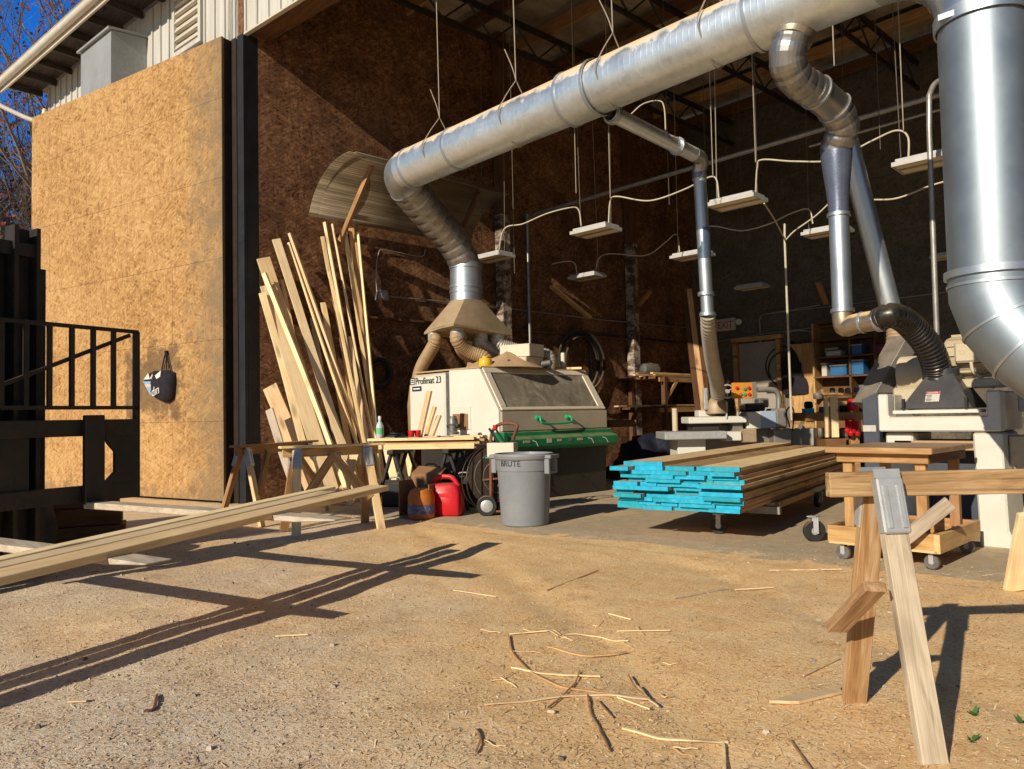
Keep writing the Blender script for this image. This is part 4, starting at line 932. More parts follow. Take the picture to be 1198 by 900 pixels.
# stuff under and beside the table
for (sx_, w_, h_, mm, lab) in ((.12, .30, .34, 'black', 'black tool case under the left end of the plank table'), (.48, .42, .52, 'cloth_dark', 'tall dark case under the middle of the plank table'), (.80, .34, .40, 'black', 'dark case under the right end of the plank table')):
    c = ta.lerp(tb_, sx_) + tn * .5; c = V((c.x, c.y, 0)); tcse = thing('tool_case', lab, 'case', c); rm = Matrix((td, tn, V((0, 0, 1)))).transposed()
    MB().box(c + V((0, 0, h_ / 2)), (w_, .28, h_), rm).build('body', M[mm], tcse, bevel=.02); MB().tube(catmull([c + td * -.07 + V((0, 0, h_)), c + td * -.06 + V((0, 0, h_ + .05)), c + td * .06 + V((0, 0, h_ + .05)), c + td * .07 + V((0, 0, h_))], 4), .012, 8).build('handle', M['iron'], tcse)
p = GZ(486, 606); cb = thing('open_carton', 'open brown cardboard box leaning beside the red fuel can', 'carton', p); rz = R(25)
r3 = Matrix.Rotation(rz, 3, 'Z'); q = p + V((-.1, .15, 0))
mb = MB().box(q + r3 @ V((0, .16, .25)), (.42, .012, .5), r3).box(q + r3 @ V((-.205, 0, .22)), (.012, .32, .44), r3).box(q + r3 @ V((.205, 0, .2)), (.012, .32, .4), r3).box(q + r3 @ V((0, 0, .012)), (.4, .31, .012), r3)
mb.build('body', M['card'], cb)
MB().prism([q + r3 @ V(a) for a in ((-.21, .16, .5), (.21, .16, .5), (.2, .32, .56), (-.2, .34, .58))], (0, 0, .01)).build('flap', M['card'], cb)
p = GZ(487, 607); ct = thing('paint_can', 'orange tub with a blue printed can at its foot beside the cardboard box', 'tub', p)
MB().lathe([(.15, 0), (.16, .02), (.165, .26), (.13, .34), (.06, .36)], p + V((.0, .08, 0)), (0, 0, 1), 22).build('body', M['orange_plastic'], ct, smooth=40)
MB().lathe([(.168, .06), (.168, .17)], p + V((.0, .08, 0)), (0, 0, 1), 22, False).build('label', M['can_blue'], ct, smooth=40)
p = GZ(519, 605); fc = thing('fuel_can', 'bright red plastic fuel can standing by the cardboard box', 'fuel can', p)
r3 = Matrix((RT * 1.0, V((-RT.y, RT.x, 0)), V((0, 0, 1)))).transposed(); r3 = Matrix.Rotation(math.atan2(RT.y, RT.x) - R(14), 3, 'Z'); q = p + V((0, 0, 0)) + r3 @ V((0, .13, 0))
pf = [(-.19, .0), (.19, .0), (.195, .05), (.19, .33), (.15, .42), (.02, .475), (.02, .43), (.06, .40), (.02, .375), (-.09, .375), (-.105, .40), (-.09, .43), (.0, .43), (.0, .475), (-.12, .47), (-.19, .42), (-.20, .30), (-.16, .25), (-.165, .05)]
bodyp = [(-.165, 0), (.185, 0), (.195, .03), (.195, .30), (.16, .38), (.10, .395), (-.10, .395), (-.185, .36), (-.20, .29), (-.175, .23), (-.175, .03)]
MB().prism([q + r3 @ V((x, -.13, z)) for x, z in bodyp], r3 @ V((0, .26, 0))).build('body', M['red'], fc, bevel=.028, smooth=50)
MB().tube(catmull([q + r3 @ V(a) for a in ((-.16, 0, .36), (-.15, 0, .44), (-.09, 0, .475), (.04, 0, .475), (.10, 0, .44), (.15, 0, .36))], 5), .03, 10).build('handle', M['red'], fc, smooth=60)
MB().lathe([(.035, 0), (.035, .05), (.028, .06)], q + r3 @ V((-.155, .03, .38)), r3 @ V((-.5, 0, 1)), 14).build('cap', M['red'], fc, smooth=40)
MB().box(q + r3 @ V((.02, -.128, .26)), (.2, .01, .05), r3).build('raised_band', M['red'], fc, bevel=.004)
# strapping cart: upright frame, coil, two wheels and a white tray
p = GZ(575, 604); sc_ = thing('strapping_cart', 'rusty upright strapping cart with steel coil and white tray', 'cart', p)
rr = Matrix.Rotation(math.atan2(RT.y, RT.x) - R(18), 3, 'Z')
def L(x, y, z): return p + rr @ V((x, y, z))
ft = MB()
ft.tube(catmull([L(-.04, .1, .1), L(-.03, .1, .6), L(-.02, .1, .95), L(.06, .06, 1.08), L(.2, .03, 1.12), L(.33, .03, 1.1), L(.33, .03, 1.04), L(.26, .1, .92)], 6), .02, 10)
ft.build('frame', M['rust'], sc_, smooth=60)
for s_ in (.3,): MB().tube([L(s_, .1, .08), L(s_, .1, .75)], .02, 10).build('frame_post', M['rust'], sc_, smooth=60)
MB().bar(L(-.12, .1, .06), L(.42, .1, .06), .2, .02).build('foot_plate', M['rust'], sc_)
MB().bar(L(-.2, .12, .42), L(.1, .12, .45), .03, .02).bar(L(.05, .12, .36), L(.3, .12, .38), .04, .02).build('brake_bar', M['rust'], sc_)
cl = MB().lathe([(.10, -.03), (.38, -.035), (.385, .035), (.10, .03)], L(.02, .24, .46), rr @ V((0.55, -1, 0)), 36).build('coil', M['strap'], sc_, smooth=30)
mb = MB()
for r_ in (.2, .31): mb.torus(L(.02, .24, .46) + rr @ V((.55, -1, 0)).normalized() * .035, rr @ V((.55, -1, 0)), r_, .004, 32, 6)
mb.build('strap_edge', M['zinc'], cl)
MB().torus(L(-.12, .18, .44), rr @ V((1, -.35, 0)), .38, .008, 36, 8).torus(L(-.16, .18, .44), rr @ V((1, -.5, 0)), .36, .006, 36, 8).build('loose_strap', M['strap'], sc_)
for s_ in (.0,): 
    wl = MB().lathe([(.05, -.03), (.115, -.035), (.125, -.02), (.125, .02), (.115, .035), (.05, .03)], L(-.05, -.02, .125), rr @ V((.35, -1, 0)), 28).build('wheel', M['rubber'], sc_, smooth=40)
    MB().lathe([(.075, -.036), (.075, .036), (.06, .042), (.02, .045)], L(-.05, -.02, .125), rr @ V((.35, -1, 0)), 20).build('rim', M['galv_plain'], wl, smooth=40)
wl = MB().lathe([(.05, -.03), (.115, -.035), (.125, -.02), (.125, .02), (.115, .035), (.05, .03)], L(.28, .2, .125), rr @ V((.35, -1, 0)), 28).build('wheel', M['rubber'], sc_, smooth=40)
tr = MB().box(L(.15, .02, .80), (.34, .17, .17), rr).build('tray', M['cream'], sc_, bevel=.006)
MB().box(L(.15, .02, .71), (.37, .2, .014), rr).build('tray_base', M['green_bright'], tr)
for s_ in (.1, .18): MB().tube([L(s_, .03, .88), L(s_ - .12, .03, 1.06)], .014, 8).build('tool_grip', M['black'], sc_)
MB().lathe([(.03, 0), (.03, .05)], L(.06, .03, 1.05), (0, 0, 1), 12).build('red_knob', M['red'], sc_, smooth=40)

# ================================================================== TRASH CAN
p = GZ(614.5, 613.5); t = thing('trash_can', 'round grey plastic trash can with moulded side handles', 'trash can', p)
prof = [(.245, 0), (.262, .015), (.278, .25), (.292, .52), (.300, .60), (.308, .605), (.312, .72), (.33, .735), (.338, .765), (.328, .79), (.312, .79), (.300, .74), (.285, .5), (.25, .03), (0.01, .025)]
MB().lathe(prof, p, (0, 0, 1), 56, False).poly([p + V((.245 * math.cos(2 * math.pi * k / 40), .245 * math.sin(2 * math.pi * k / 40), .001)) for k in range(40)], [tuple(range(40))]).build('body', M['trash'], t, smooth=35)
for sg in (1, -1):
    ax = V((RT.x, RT.y, 0)).normalized() * sg; ax = Matrix.Rotation(-R(28), 3, 'Z') @ ax; sd_ = V((-ax.y, ax.x, 0)); b = p + ax * .30 + V((0, 0, .66)); fm = Matrix((ax, sd_, V((0, 0, 1)))).transposed(); mb = MB()
    mb.prism([b + ax * 0 + sd_ * a + V((0, 0, z)) for a, z in ((-.11, -.09), (-.07, -.09), (-.05, .07), (-.11, .07))], ax * .06); mb.prism([b + sd_ * a + V((0, 0, z)) for a, z in ((.11, -.09), (.07, -.09), (.05, .07), (.11, .07))], ax * .06)
    mb.box(b + ax * .045 + V((0, 0, .095)), (.075, .23, .04), fm).box(b + ax * .05 + V((0, 0, -.075)), (.02, .15, .03), fm).build('handle', M['trash'], t, bevel=.006)
tp = V((FW.x, FW.y, 0)).normalized() * -1; tp = Matrix.Rotation(-R(54), 3, 'Z') @ tp; rx = V((-tp.y, tp.x, 0))
lettering('BRUTE', .085, frame_mw(p + tp * .312 + V((0, 0, .66)), rx, (0, 0, 1)), M['text_black'], t, bend=.314, sx=1.0)

# ================================================================== LEANING LUMBER on the brown wall
ORD = ['first', 'second', 'third', 'fourth', 'fifth', 'sixth', 'seventh', 'eighth', 'ninth', 'tenth', 'eleventh', 'twelfth', 'thirteenth', 'fourteenth', 'fifteenth', 'sixteenth', 'seventeenth', 'eighteenth', 'nineteenth', 'twentieth']
lean = [  # top pixel, foot pixel, width m, thickness m, offset from the wall at the top, material
    (308, 302, 398, 584, .20, .03, .06, 'wood'), (307, 343, 372, 588, .10, .04, .26, 'wood_pale'), (309, 320, 412, 590, .07, .045, .22, 'wood_pale'), (313, 334, 392, 589, .22, .025, .20, 'wood_pale'),
    (323, 280, 421, 586, .125, .03, .12, 'wood_pale'), (330, 327, 384, 580, .05, .02, .05, 'wood'), (339, 273, 447, 582, .045, .05, .14, 'wood_pale'), (338, 284, 440, 584, .04, .045, .10, 'wood'),
    (377, 277, 436, 580, .06, .03, .04, 'wood'), (380, 260, 437, 583, .05, .035, .22, 'wood_pale'), (389, 262, 450, 580, .035, .03, .12, 'wood_pale'), (403, 266, 452, 578, .06, .03, .06, 'wood'),
    (411, 267, 447, 577, .09, .02, .04, 'wood_mid'), (419, 272, 446, 582, .04, .035, .22, 'wood_pale'), (416, 274, 444, 579, .05, .025, .12, 'wood_mid'), (385, 318, 440, 585, .05, .03, .3, 'wood'),
    (378, 354, 420, 580, .09, .02, .05, 'wood'), (399, 395, 424, 583, .05, .03, .2, 'wood_mid'), (409, 394, 440, 586, .05, .03, .3, 'wood_pale'), (365, 372, 404, 580, .07, .02, .03, 'wood_grey')]
for i, (tx, ty, fx, fy, w_, th, off, mm) in enumerate(sorted(lean)):
    a = GZ(fx, fy, .02); b = GX(tx, ty, XL + .06 + off)
    d_ = (b - a).normalized()
    o = beam('leaning_plank', a - d_ * .0, b, w_, th, M[mm], None, up=(.5, -1, .0) if w_ < th * 1.6 else (1, -.35, .3), warp=.02)
    tag(o, f'plank leaning on the brown wall, its top the {ORD[i]} from the left', 'plank', 'planks leaning on the brown wall')
for i, (tx, ty, fx, fy, w_, th, mm, lab) in enumerate(((316, 452, 372, 588, .24, .04, 'wood', 'short wide plank leaning low at the left of the lumber'), (315, 479, 352, 592, .12, .03, 'wood_grey', 'short greyish plank lowest at the left of the leaning lumber'), (330, 500, 345, 588, .12, .03, 'wood_mid', 'short brown plank standing behind the left sawhorse'), (452, 520, 470, 590, .12, .03, 'wood_pale', 'short pale plank standing under the plank table'), (478, 525, 466, 588, .2, .03, 'wood', 'short wide board standing under the plank table'), (415, 528, 398, 590, .16, .03, 'wood', 'short board leaning behind the right sawhorse'), (400, 540, 430, 594, .10, .03, 'wood_pale', 'short pale offcut lying slanted behind the right sawhorse'))):
    a = GZ(fx, fy, .02); b = GD(tx, ty, (a - CAM).dot(FW) + .35); tag(beam('short_plank', a, b, w_, th, M[mm], None, up=(.6, -1, .1), warp=.01), lab, 'plank')

# curved sheets lying on brackets high on the wall
st = thing('curved_sheet_stack', 'stack of long thin sheets curling out from the brown wall', 'sheets', (XL + .5, 7.8, 4.2))
def prof_pt(t, o): # from the wall edge up and out
    a = R(12 + 84 * t); rad = 1.0 - o
    return (XL + .06 + o * .6 + rad * (1 - math.cos(a)) * 1.02, 4.22 + rad * math.sin(a) * .98)
for k, (ya, yb_, o) in enumerate(((6.0, 9.1, 0.0), (5.9, 8.9, .018), (6.15, 9.2, .036), (6.05, 9.0, .054))):
    mb = MB(); nu, nv = 16, 2; base = len(mb.v)
    for i in range(nu + 1):
        x, z = prof_pt(i / nu, o); sh = .10 * (1 - i / nu)
        for j, y in enumerate((ya - sh, yb_ - sh)): mb.v.append(V((x, y, z + .006 * mnoise.noise(V((x * 4, y, z * 3))))))
    for i in range(nu):
        mb.f.append([i * 2, i * 2 + 1, i * 2 + 3, i * 2 + 2]); mb.uv.append([(ya, i / nu), (yb_, i / nu), (yb_, (i + 1) / nu), (ya, (i + 1) / nu)])
    o_ = mb.build('sheet', M['sheet'], st, smooth=60); sm = o_.modifiers.new('thickness', 'SOLIDIFY'); sm.thickness = .008
pb = GX(400, 266, XL + .16)
tag(beam('wall_brace', V((XL + .1, pb.y, 4.1)), V((XL + .98, pb.y + .05, 5.12)), .10, .05, M['wood_orange'], None, up=(0, 1, 0)), 'orange wooden brace propping the curved sheets', 'brace')
tag(beam('wall_brace', V((XL + .1, 8.6, 4.1)), V((XL + .95, 8.6, 5.12)), .10, .05, M['wood_dark'], None, up=(0, 1, 0)), 'dark brace behind the ribbed elbow duct', 'brace')
for i, (a, b, lab) in enumerate((((865, 342, 'w'), (858, 360, 'w'), 'x'),)): pass
def bracket(p0, p1, lab, mat): tag(beam('wall_bracket', p0, p1, .12, .06, mat), lab, 'bracket')
bracket(GX(747, 358, XL + .1), GX(760, 341, XL + .7), 'orange wooden bracket on the brown wall right of the peeling post', M['wood_orange'])
bracket(GX(645, 335, XL + .1), GX(690, 372, XL + .1), 'dull diagonal board on the brown wall behind the bent pipe', M['wood_mid'])
bracket(GY(967, 356, yb), GY(957, 330, yb - .3), 'orange wooden bracket on the grey back wall', M['wood_orange'])
bracket(GY(1128, 320, yb), GY(1122, 304, yb - .3), 'orange bracket on the grey wall by the big riser', M['wood_orange'])

# ================================================================== FORKLIFT with boards across its forks
FH = .6
tA = GZ(402, 606, FH); tB = GZ(187, 656, FH - .075); hA = GZ(114, 587, FH); FF = (tA - hA); FF.z = 0; hd = FF.length; FF.normalize(); FS = V((-FF.y, FF.x, 0))
fl = thing('forklift', 'black forklift mast and load backrest carrying long boards on its forks', 'forklift', hA - FF * 1.2 + V((0, 0, -FH)))
def F(x, y, z): return tA - FF * hd + FF * x + FS * y + V((0, 0, z - FH))   # x forward from the fork heels, y to the far side, z up
fm = Matrix((FF, FS, V((0, 0, 1)))).transposed()
span = (tA - tB).dot(FS); hB = hd - (tA - tB).dot(FF)
for y in (0, -span):
    L_ = hd if y == 0 else hB
    dz_ = 0 if y == 0 else -.075
    f = MB().prism([F(x, y - .075, z + dz_) for x, z in ((-.06, FH - .05), (L_ - .35, FH - .035), (L_ - .02, FH - .012), (L_, FH - .004), (L_ - .3, FH), (-.06, FH))], FS * .15).build('fork', M['wood_grey'], fl, bevel=.006)
    MB().box(F(-.05, y, FH + .33), (.05, .16, .70), fm).build('shank', M['steel_dark'], f, bevel=.008)
zf = FH + .02
cw0, cw1 = -span - .42, .42
for z in (FH + .06, FH + .58): MB().box(F(-.12, (cw0 + cw1) / 2, z), (.07, cw1 - cw0, .13), fm).build('carriage_bar', M['steel_dark'], fl, bevel=.006)
mb = MB().prism([F(-.12, y, z) for y, z in ((.42, FH + .1), (.42, FH + .55), (.10, FH + .55), (.14, FH + .45), (.2, FH + .38), (.2, FH + .22), (.1, FH + .12))], FF * .03); mb.build('side_plate', M['steel_dark'], fl)
MB().prism([F(-.14, y, z) for y, z in ((-span - .42, FH + .1), (-span - .42, FH + .55), (-.45, FH + .55), (-.45, FH + .1))], FF * .02).build('guard_plate', M['steel_dark'], fl)
ztp = 1.98; zbt = FH + .74
bk = MB().box(F(-.12, (cw0 + cw1) / 2, ztp), (.03, cw1 - cw0, .03), fm).box(F(-.12, (cw0 + cw1) / 2, zbt), (.03, cw1 - cw0, .03), fm)
fb = bk.box(F(-.12, .405, (FH + ztp) / 2), (.03, .05, ztp - FH), fm).box(F(-.12, cw0 + .02, (FH + ztp) / 2), (.03, .05, ztp - FH), fm).build('load_backrest', M['steel_dark'], fl)
y = .405 - .2
while y > cw0 + .1: MB().box(F(-.121, y, (zbt + ztp) / 2), (.026, .035, ztp - zbt - .03), fm).build('backrest_bar', M['steel_dark'], fb); y -= .17
beam('backrest_brace', F(-.14, .36, ztp - .03), F(-.14, -1.0, zbt), .03, .03, M['steel_dark'], fb)
for y in (-.42, -1.02):
    mb = MB()
    for s_ in (-.05, .05): mb.box(F(-.28, y + s_ * 1.6, 1.45), (.14, .03, 2.55), fm)
    mb.box(F(-.34, y, 1.45), (.03, .13, 2.55), fm).build('mast_rail', M['steel_dark'], fl)
    mb = MB().box(F(-.45, y - .02, 1.35), (.12, .14, 2.3), fm).build('mast_rail', M['steel_dark'], fl)
MB().box(F(-.3, -.72, 2.55), (.12, .74, .10), fm).box(F(-.42, -.72, 2.3), (.1, .74, .08), fm).build('mast_crosshead', M['steel_dark'], fl)
MB().box(F(-.37, -.72, 1.45), (.015, .62, 2.3), fm).build('mast_fill_plate', M['steel_dark'], fl)  # solid plates added to close the mast gaps and fill its shadow
MB().box(F(-.40, -.30, 1.35), (.015, .22, 2.2), fm).build('mast_fill_plate', M['steel_dark'], fl)
for y in (-.62, -.82): MB().tube([F(-.3, y, .4), F(-.3, y, 2.3)], .04, 10).build('lift_cylinder', M['steel_dark'], fl, smooth=40)
MB().tube(catmull([F(-.22, -.55, 1.0), F(-.16, -.6, .8), F(-.2, -.75, .72), F(-.28, -.7, 1.2), F(-.3, -.7, 2.0)], 6), .014, 8).build('hydraulic_hose', M['rubber'], fl)
for y in (-.66, -.78): MB().bar(F(-.245, y, .5), F(-.245, y, 2.45), .022, .03).build('lift_chain', M['iron'], fl)
for y in (.2, -.3, -.9, -1.3):
    for z in (FH + .06, FH + .58): MB().lathe([(.022, -.045), (.022, -.02), (.012, -.01)], F(-.085, y + .05, z), FF, 6).build('bolt', M['iron'], fl)
body = MB().box(F(-1.9, -.72, .8), (1.9, 1.25, .8), fm).box(F(-2.9, -.72, .9), (.8, 1.3, 1.25), fm).build('body', M['steel_dark'], fl, bevel=.05)  # out of view; bulk enlarged to widen the shadow on the ground
MB().box(F(-1.7, -.72, 1.12), (.5, .5, .25), fm).box(F(-1.95, -.72, 1.4), (.12, .5, .5), fm).build('seat', M['black'], fl, bevel=.04)
g_ = MB()
for x in (-.95, -2.3):
    for y in (-.22, -1.22): g_.bar(F(x, y, .95), F(x - .08 * (x > -1.5), y, 2.3), .05, .05)
g_.bar(F(-1.0, -.22, 2.3), F(-2.35, -.22, 2.3), .05, .05).bar(F(-1.0, -1.22, 2.3), F(-2.35, -1.22, 2.3), .05, .05)
for k in range(6): g_.bar(F(-1.1 - k * .22, -.22, 2.33), F(-1.1 - k * .22, -1.22, 2.33), .03, .02)
g_.box(F(-1.7, -.72, 2.36), (1.5, 1.1, .02), fm).build('guard_and_shade_plate', M['steel_dark'], fl)  # solid plate over the slats is added, out of view, to cast shade
for x, y, r_ in ((-.75, -.18, .34), (-.75, -1.26, .34), (-2.2, -.2, .26), (-2.2, -1.24, .26)):
    wl = MB().lathe([(r_ * .5, -.1), (r_ * .95, -.11), (r_, -.07), (r_, .07), (r_ * .95, .11), (r_ * .5, .1)], F(x, y, r_), FS, 28).build('wheel', M['rubber'], fl, smooth=40)
    MB().lathe([(r_ * .5, -.06), (r_ * .5, .06), (r_ * .2, .1)], F(x, y, r_), FS, 18).build('rim', M['iron'], wl, smooth=40)
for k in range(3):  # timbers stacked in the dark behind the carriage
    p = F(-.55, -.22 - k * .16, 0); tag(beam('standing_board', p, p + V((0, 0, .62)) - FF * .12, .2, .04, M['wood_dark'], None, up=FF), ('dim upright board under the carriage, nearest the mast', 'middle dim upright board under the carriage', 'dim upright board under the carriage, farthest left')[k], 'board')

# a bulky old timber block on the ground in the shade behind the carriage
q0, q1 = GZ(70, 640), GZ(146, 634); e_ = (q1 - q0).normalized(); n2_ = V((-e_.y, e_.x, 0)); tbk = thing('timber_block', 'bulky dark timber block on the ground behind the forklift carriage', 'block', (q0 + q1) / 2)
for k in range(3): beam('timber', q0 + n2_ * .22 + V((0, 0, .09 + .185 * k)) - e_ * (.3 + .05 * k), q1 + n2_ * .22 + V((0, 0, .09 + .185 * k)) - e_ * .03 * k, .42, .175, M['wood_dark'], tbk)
# the long boards across the forks
far_ = [((398, 577), .12), ((430, 566), .13), ((452, 573), .20)]
BD = FS.copy()
e1 = GZ(455, 571, FH + .058); bdir = e1 - GD(-30, 690, 3.3); bdir.normalize(); bn = V((-bdir.y, bdir.x, 0)).normalized()
if bn.dot(RT) > 0: bn = -bn
off = 0
for k, (w_, ext, mm, lab) in enumerate(((.19, 0.0, 'wood', 'rightmost long board lying across the forklift forks'), (.14, -.35, 'wood_pale', 'middle long board lying across the forklift forks'), (.10, -.12, 'wood_pale', 'leftmost long board across the forks, nearest the mast'))):
    c = e1 + bn * (off + w_ / 2); off += w_ + (.06, .04, .02)[k]
    a = c + bdir * ext; tag(beam('long_board', a - bdir * 5.1 - bn * .02 * k, a, w_, .04, M[mm], None, warp=.008), lab, 'board', 'long boards on the forklift forks')

# ================================================================== SAWHORSES
def sawhorse(name_label, c0, c1, hgt, mats, spread=.28, flat_top=True, braces=True, over=.14, toe=.07):
    c0, c1 = V((c0.x, c0.y, 0)), V((c1.x, c1.y, 0)); d = (c1 - c0).normalized(); n = V((d.y, -d.x, 0)); Z = V((0, 0, 1))
    t = thing('sawhorse', name_label, 'sawhorse', (c0 + c1) / 2); mt, mb_, ml = mats
    zb_ = hgt - (.03 if flat_top else 0) - .045
    beam('top_beam', c0 + Z * zb_ - d * over, c1 + Z * zb_ + d * over, .04, .092, M[mb_], t, warp=.004)
    if flat_top: beam('top_board', c0 + Z * (hgt - .014) - d * (over + .03), c1 + Z * (hgt - .014) + d * (over + .06), .15, .026, M[mt], t, warp=.004)
    for e, c in ((-1, c0), (1, c1)):
        for s in (1, -1):
            up_ = c + n * s * .045 + Z * (zb_ - .01); ft = c + n * s * spread + d * e * toe
            dd = (up_ - ft).normalized()
            lg_ = beam('leg', ft, up_ - dd * .04, .09, .04, M[ml[(s + 1) // 2]], t, up=n * s)
            a = up_ - dd * .17; b = up_ + dd * .035
            q = beam('bracket', a + n * s * .012, b + n * s * .012, .10, .05, M['galv_plain'], t, up=n * s, bev=.006)
            f = MB(); pn = dd.cross(d).normalized(); pn = pn if pn.dot(n * s) > 0 else -pn
            for y_ in (-.026, .026): f.bar(a + dd * .02 + n * s * .012 + pn * .025 + d * y_, b - dd * .03 + n * s * .012 + pn * .025 + d * y_, .014, .012, up=pn)
            f.bar(b - n * s * .0 + pn * .02 - dd * .004, b + pn * .02 + dd * .03, .098, .008, up=pn)
            f.build('bracket_rib', M['galv_plain'], q)
        if braces:
            m_ = c - d * e * .02 + n * .19 + Z * (hgt * .36); beam('brace', m_, c - d * e * .40 + n * .06 + Z * (zb_ - .03), .09, .035, M[mb_], t, up=n)
    return t, d, n
s1a, s1b = GZ(285, 520.5, .935), GZ(357, 515.5, .935)
sawhorse('wooden sawhorse furthest left, behind the other one near the door', s1a, s1b + (s1b - s1a) * .02, .935, ('wood_orange', 'wood_orange', ('wood_orange', 'wood')))
s2a, s2b = GZ(346, 521.5, .935), GZ(428, 518.5, .935)
sawhorse('wooden sawhorse behind the long boards, just left of the plank table', s2a, s2b, .935, ('wood', 'wood_orange', ('wood_orange', 'wood')))
fbv = GZ(1092, 894) - GZ(999, 822); fbv.z = 0; fbv.normalize(); nd = V((-fbv.y, fbv.x, 0)); nc = (GZ(1092, 894) + GZ(999, 822)) / 2; nc.z = 0
nsw, d_, n_ = sawhorse('large weathered sawhorse nearest the camera at the right', nc, nc + nd * 1.35, .962, ('wood_grey', 'wood_weather', ('wood_streak', 'wood_leg')), spread=(GZ(1092, 894) - GZ(999, 822)).length / 2, flat_top=False, braces=False, over=.20, toe=.0)
Z = V((0, 0, 1))
b0 = GD(978, 735, 2.93); b1 = GD(1024, 686, 2.64); beam('cross_block', b0, b1, .04, .085, M['wood_old'], nsw, up=-FW.cross(b1 - b0), bev=.004) if False else beam('cross_block', b0, b1, .078, .036, M['wood_weather'], nsw, up=-FW, bev=.004)
beam('brace', nc + nd * .72 + n_ * .05 + Z * .90, nc + nd * 1.30 + n_ * .2 + Z * .40, .09, .035, M['wood_old'], nsw, up=n_)
p = GZ(1187, 690); q = GD(1204, 600, 4.75); tag(beam('propped_plank', p, q, .14, .035, M['wood_pale'], None, up=-FW), 'pale plank end propped at the right edge of the photo', 'plank')
pd = GZ(900, 823, .01); pe_ = GZ(982, 806, .012); tag(MB().prism([pd, GZ(930, 815, .012), pe_, GZ(985, 812, .012), GZ(935, 824, .012)], (0, 0, .012)).build('wood_slab', M['wood_pale'], None), 'thin curved pale slab of wood on the ground by the near sawhorse', 'slab')

# ================================================================== BLUE ENDED LUMBER ON ITS CART
PD = (GZ(1005, 563, .29) - GZ(868, 603, .29)); PD = V((-.215, .977, 0)).normalized(); PE = V((PD.y, -PD.x, 0)); PQ = GZ(869, 602, .29); PQ.z = 0
def P_(e, s, z): return PQ - PE * e + PD * s + V((0, 0, z))     # e leftwards from the right edge, s along, z up
pm = Matrix((PE, PD, V((0, 0, 1)))).transposed(); r = random.Random(12); z = .292; nrow = 12
for row in range(nrow):
    th = r.uniform(.034, .040); e = r.uniform(-.03, .06); col = 0; rl = []
    lim = 1.20 if row < nrow - 2 else (1.22 if row == nrow - 2 else 1.2)
    while e < lim - .1:
        w_ = min(r.choice((.16, .22, .28, .34, .40)), lim - e + .03); rl.append((e, w_)); e += w_ + r.choice((.002, .003, .006, .02))
    if row == nrow - 1: rl = [q for q in rl if q[0] > .62]
    for k, (e, w_) in enumerate(rl):
        s0 = r.choice((-.09, -.05, -.02, 0, .03, .07)) + r.uniform(-.015, .015) if row > 2 else r.uniform(-.04, .03); tz = 0; s1 = 4.55 + r.uniform(-.25, .25)
        if row == 2 and k == 0: s0 = .0
        a, b = P_(e + w_ / 2, s0, z + th / 2 + tz), P_(e + w_ / 2 + r.uniform(-.004, .004), s1, z + th / 2)
        o = beam('stacked_board', a, b, w_, th - .003, M[r.choice(('wood_mid', 'wood_mid', 'wood', 'wood_old'))], None, warp=.002, bev=.002)
        nl = len(rl) - 1 - k
        tag(o, f'blue-ended board in the cart pile, row {ORD[nrow - 1 - row]} from top, {ORD[nl]} from left', 'board', 'blue-ended boards piled on the cart')
        dx = (b - a).normalized(); fr_ = Matrix((dx, V((-dx.y, dx.x, 0)), V((0, 0, 1)))).transposed()
        MB().box(a + dx * (.004 + .012), (.036, w_ + .004, th + .0008), fr_).build('painted_end', M['blue'], o)
    z += th
ct = thing('lumber_cart', 'low wooden cart on rubber casters carrying the blue-ended boards', 'cart', P_(.55, 1.9, 0))
for e in (.04, .6, 1.1): beam('deck_bearer', P_(e, 1.0, .262), P_(e, 3.4, .262), .09, .055, M['zinc'], ct)
for s_ in (.98, 3.38): beam('deck_bearer', P_(-.06, s_, .215), P_(1.24, s_, .215), .06, .075, M['zinc'], ct)
MB().box(P_(-.02, 1.75, .262), (.03, 1.4, .058), pm).build('side_board', M['wood_orange'], ct)
def caster(p, rr_, parent, mat, d, w=.05):
    p = V((p.x, p.y, rr_)); dn = V((-d.y, d.x, 0))
    wl = MB().lathe([(rr_ * .35, -w / 2), (rr_ * .9, -w / 2), (rr_, -w * .3), (rr_, w * .3), (rr_ * .9, w / 2), (rr_ * .35, w / 2)], p, dn, 26).build('wheel', mat, parent, smooth=40)
    MB().lathe([(rr_ * .34, -w * .56), (rr_ * .34, w * .56), (rr_ * .1, w * .7)], p, dn, 14).build('hub', M['galv_plain'], wl, smooth=40)
    MB().box(p + dn * w * .72 + Z * rr_ * .55, (rr_ * .6, .006, rr_ * 1.5)).box(p - dn * w * .72 + Z * rr_ * .55, (rr_ * .6, .006, rr_ * 1.5)).box(p + Z * rr_ * 1.3, (rr_ * .9, w * 1.7, .01)).build('caster_fork', M['galv_plain'], parent)
for (px, py, rr_) in ((841, 625, .085), (953, 634, .10)): caster(GZ(px, py), rr_, ct, M['rubber'], V((.9, .45, 0)).normalized() if px < 900 else RT)
caster(P_(.1, 3.2, 0), .09, ct, M['rubber'], PD); caster(P_(1.05, 3.2, 0), .09, ct, M['rubber'], PD)

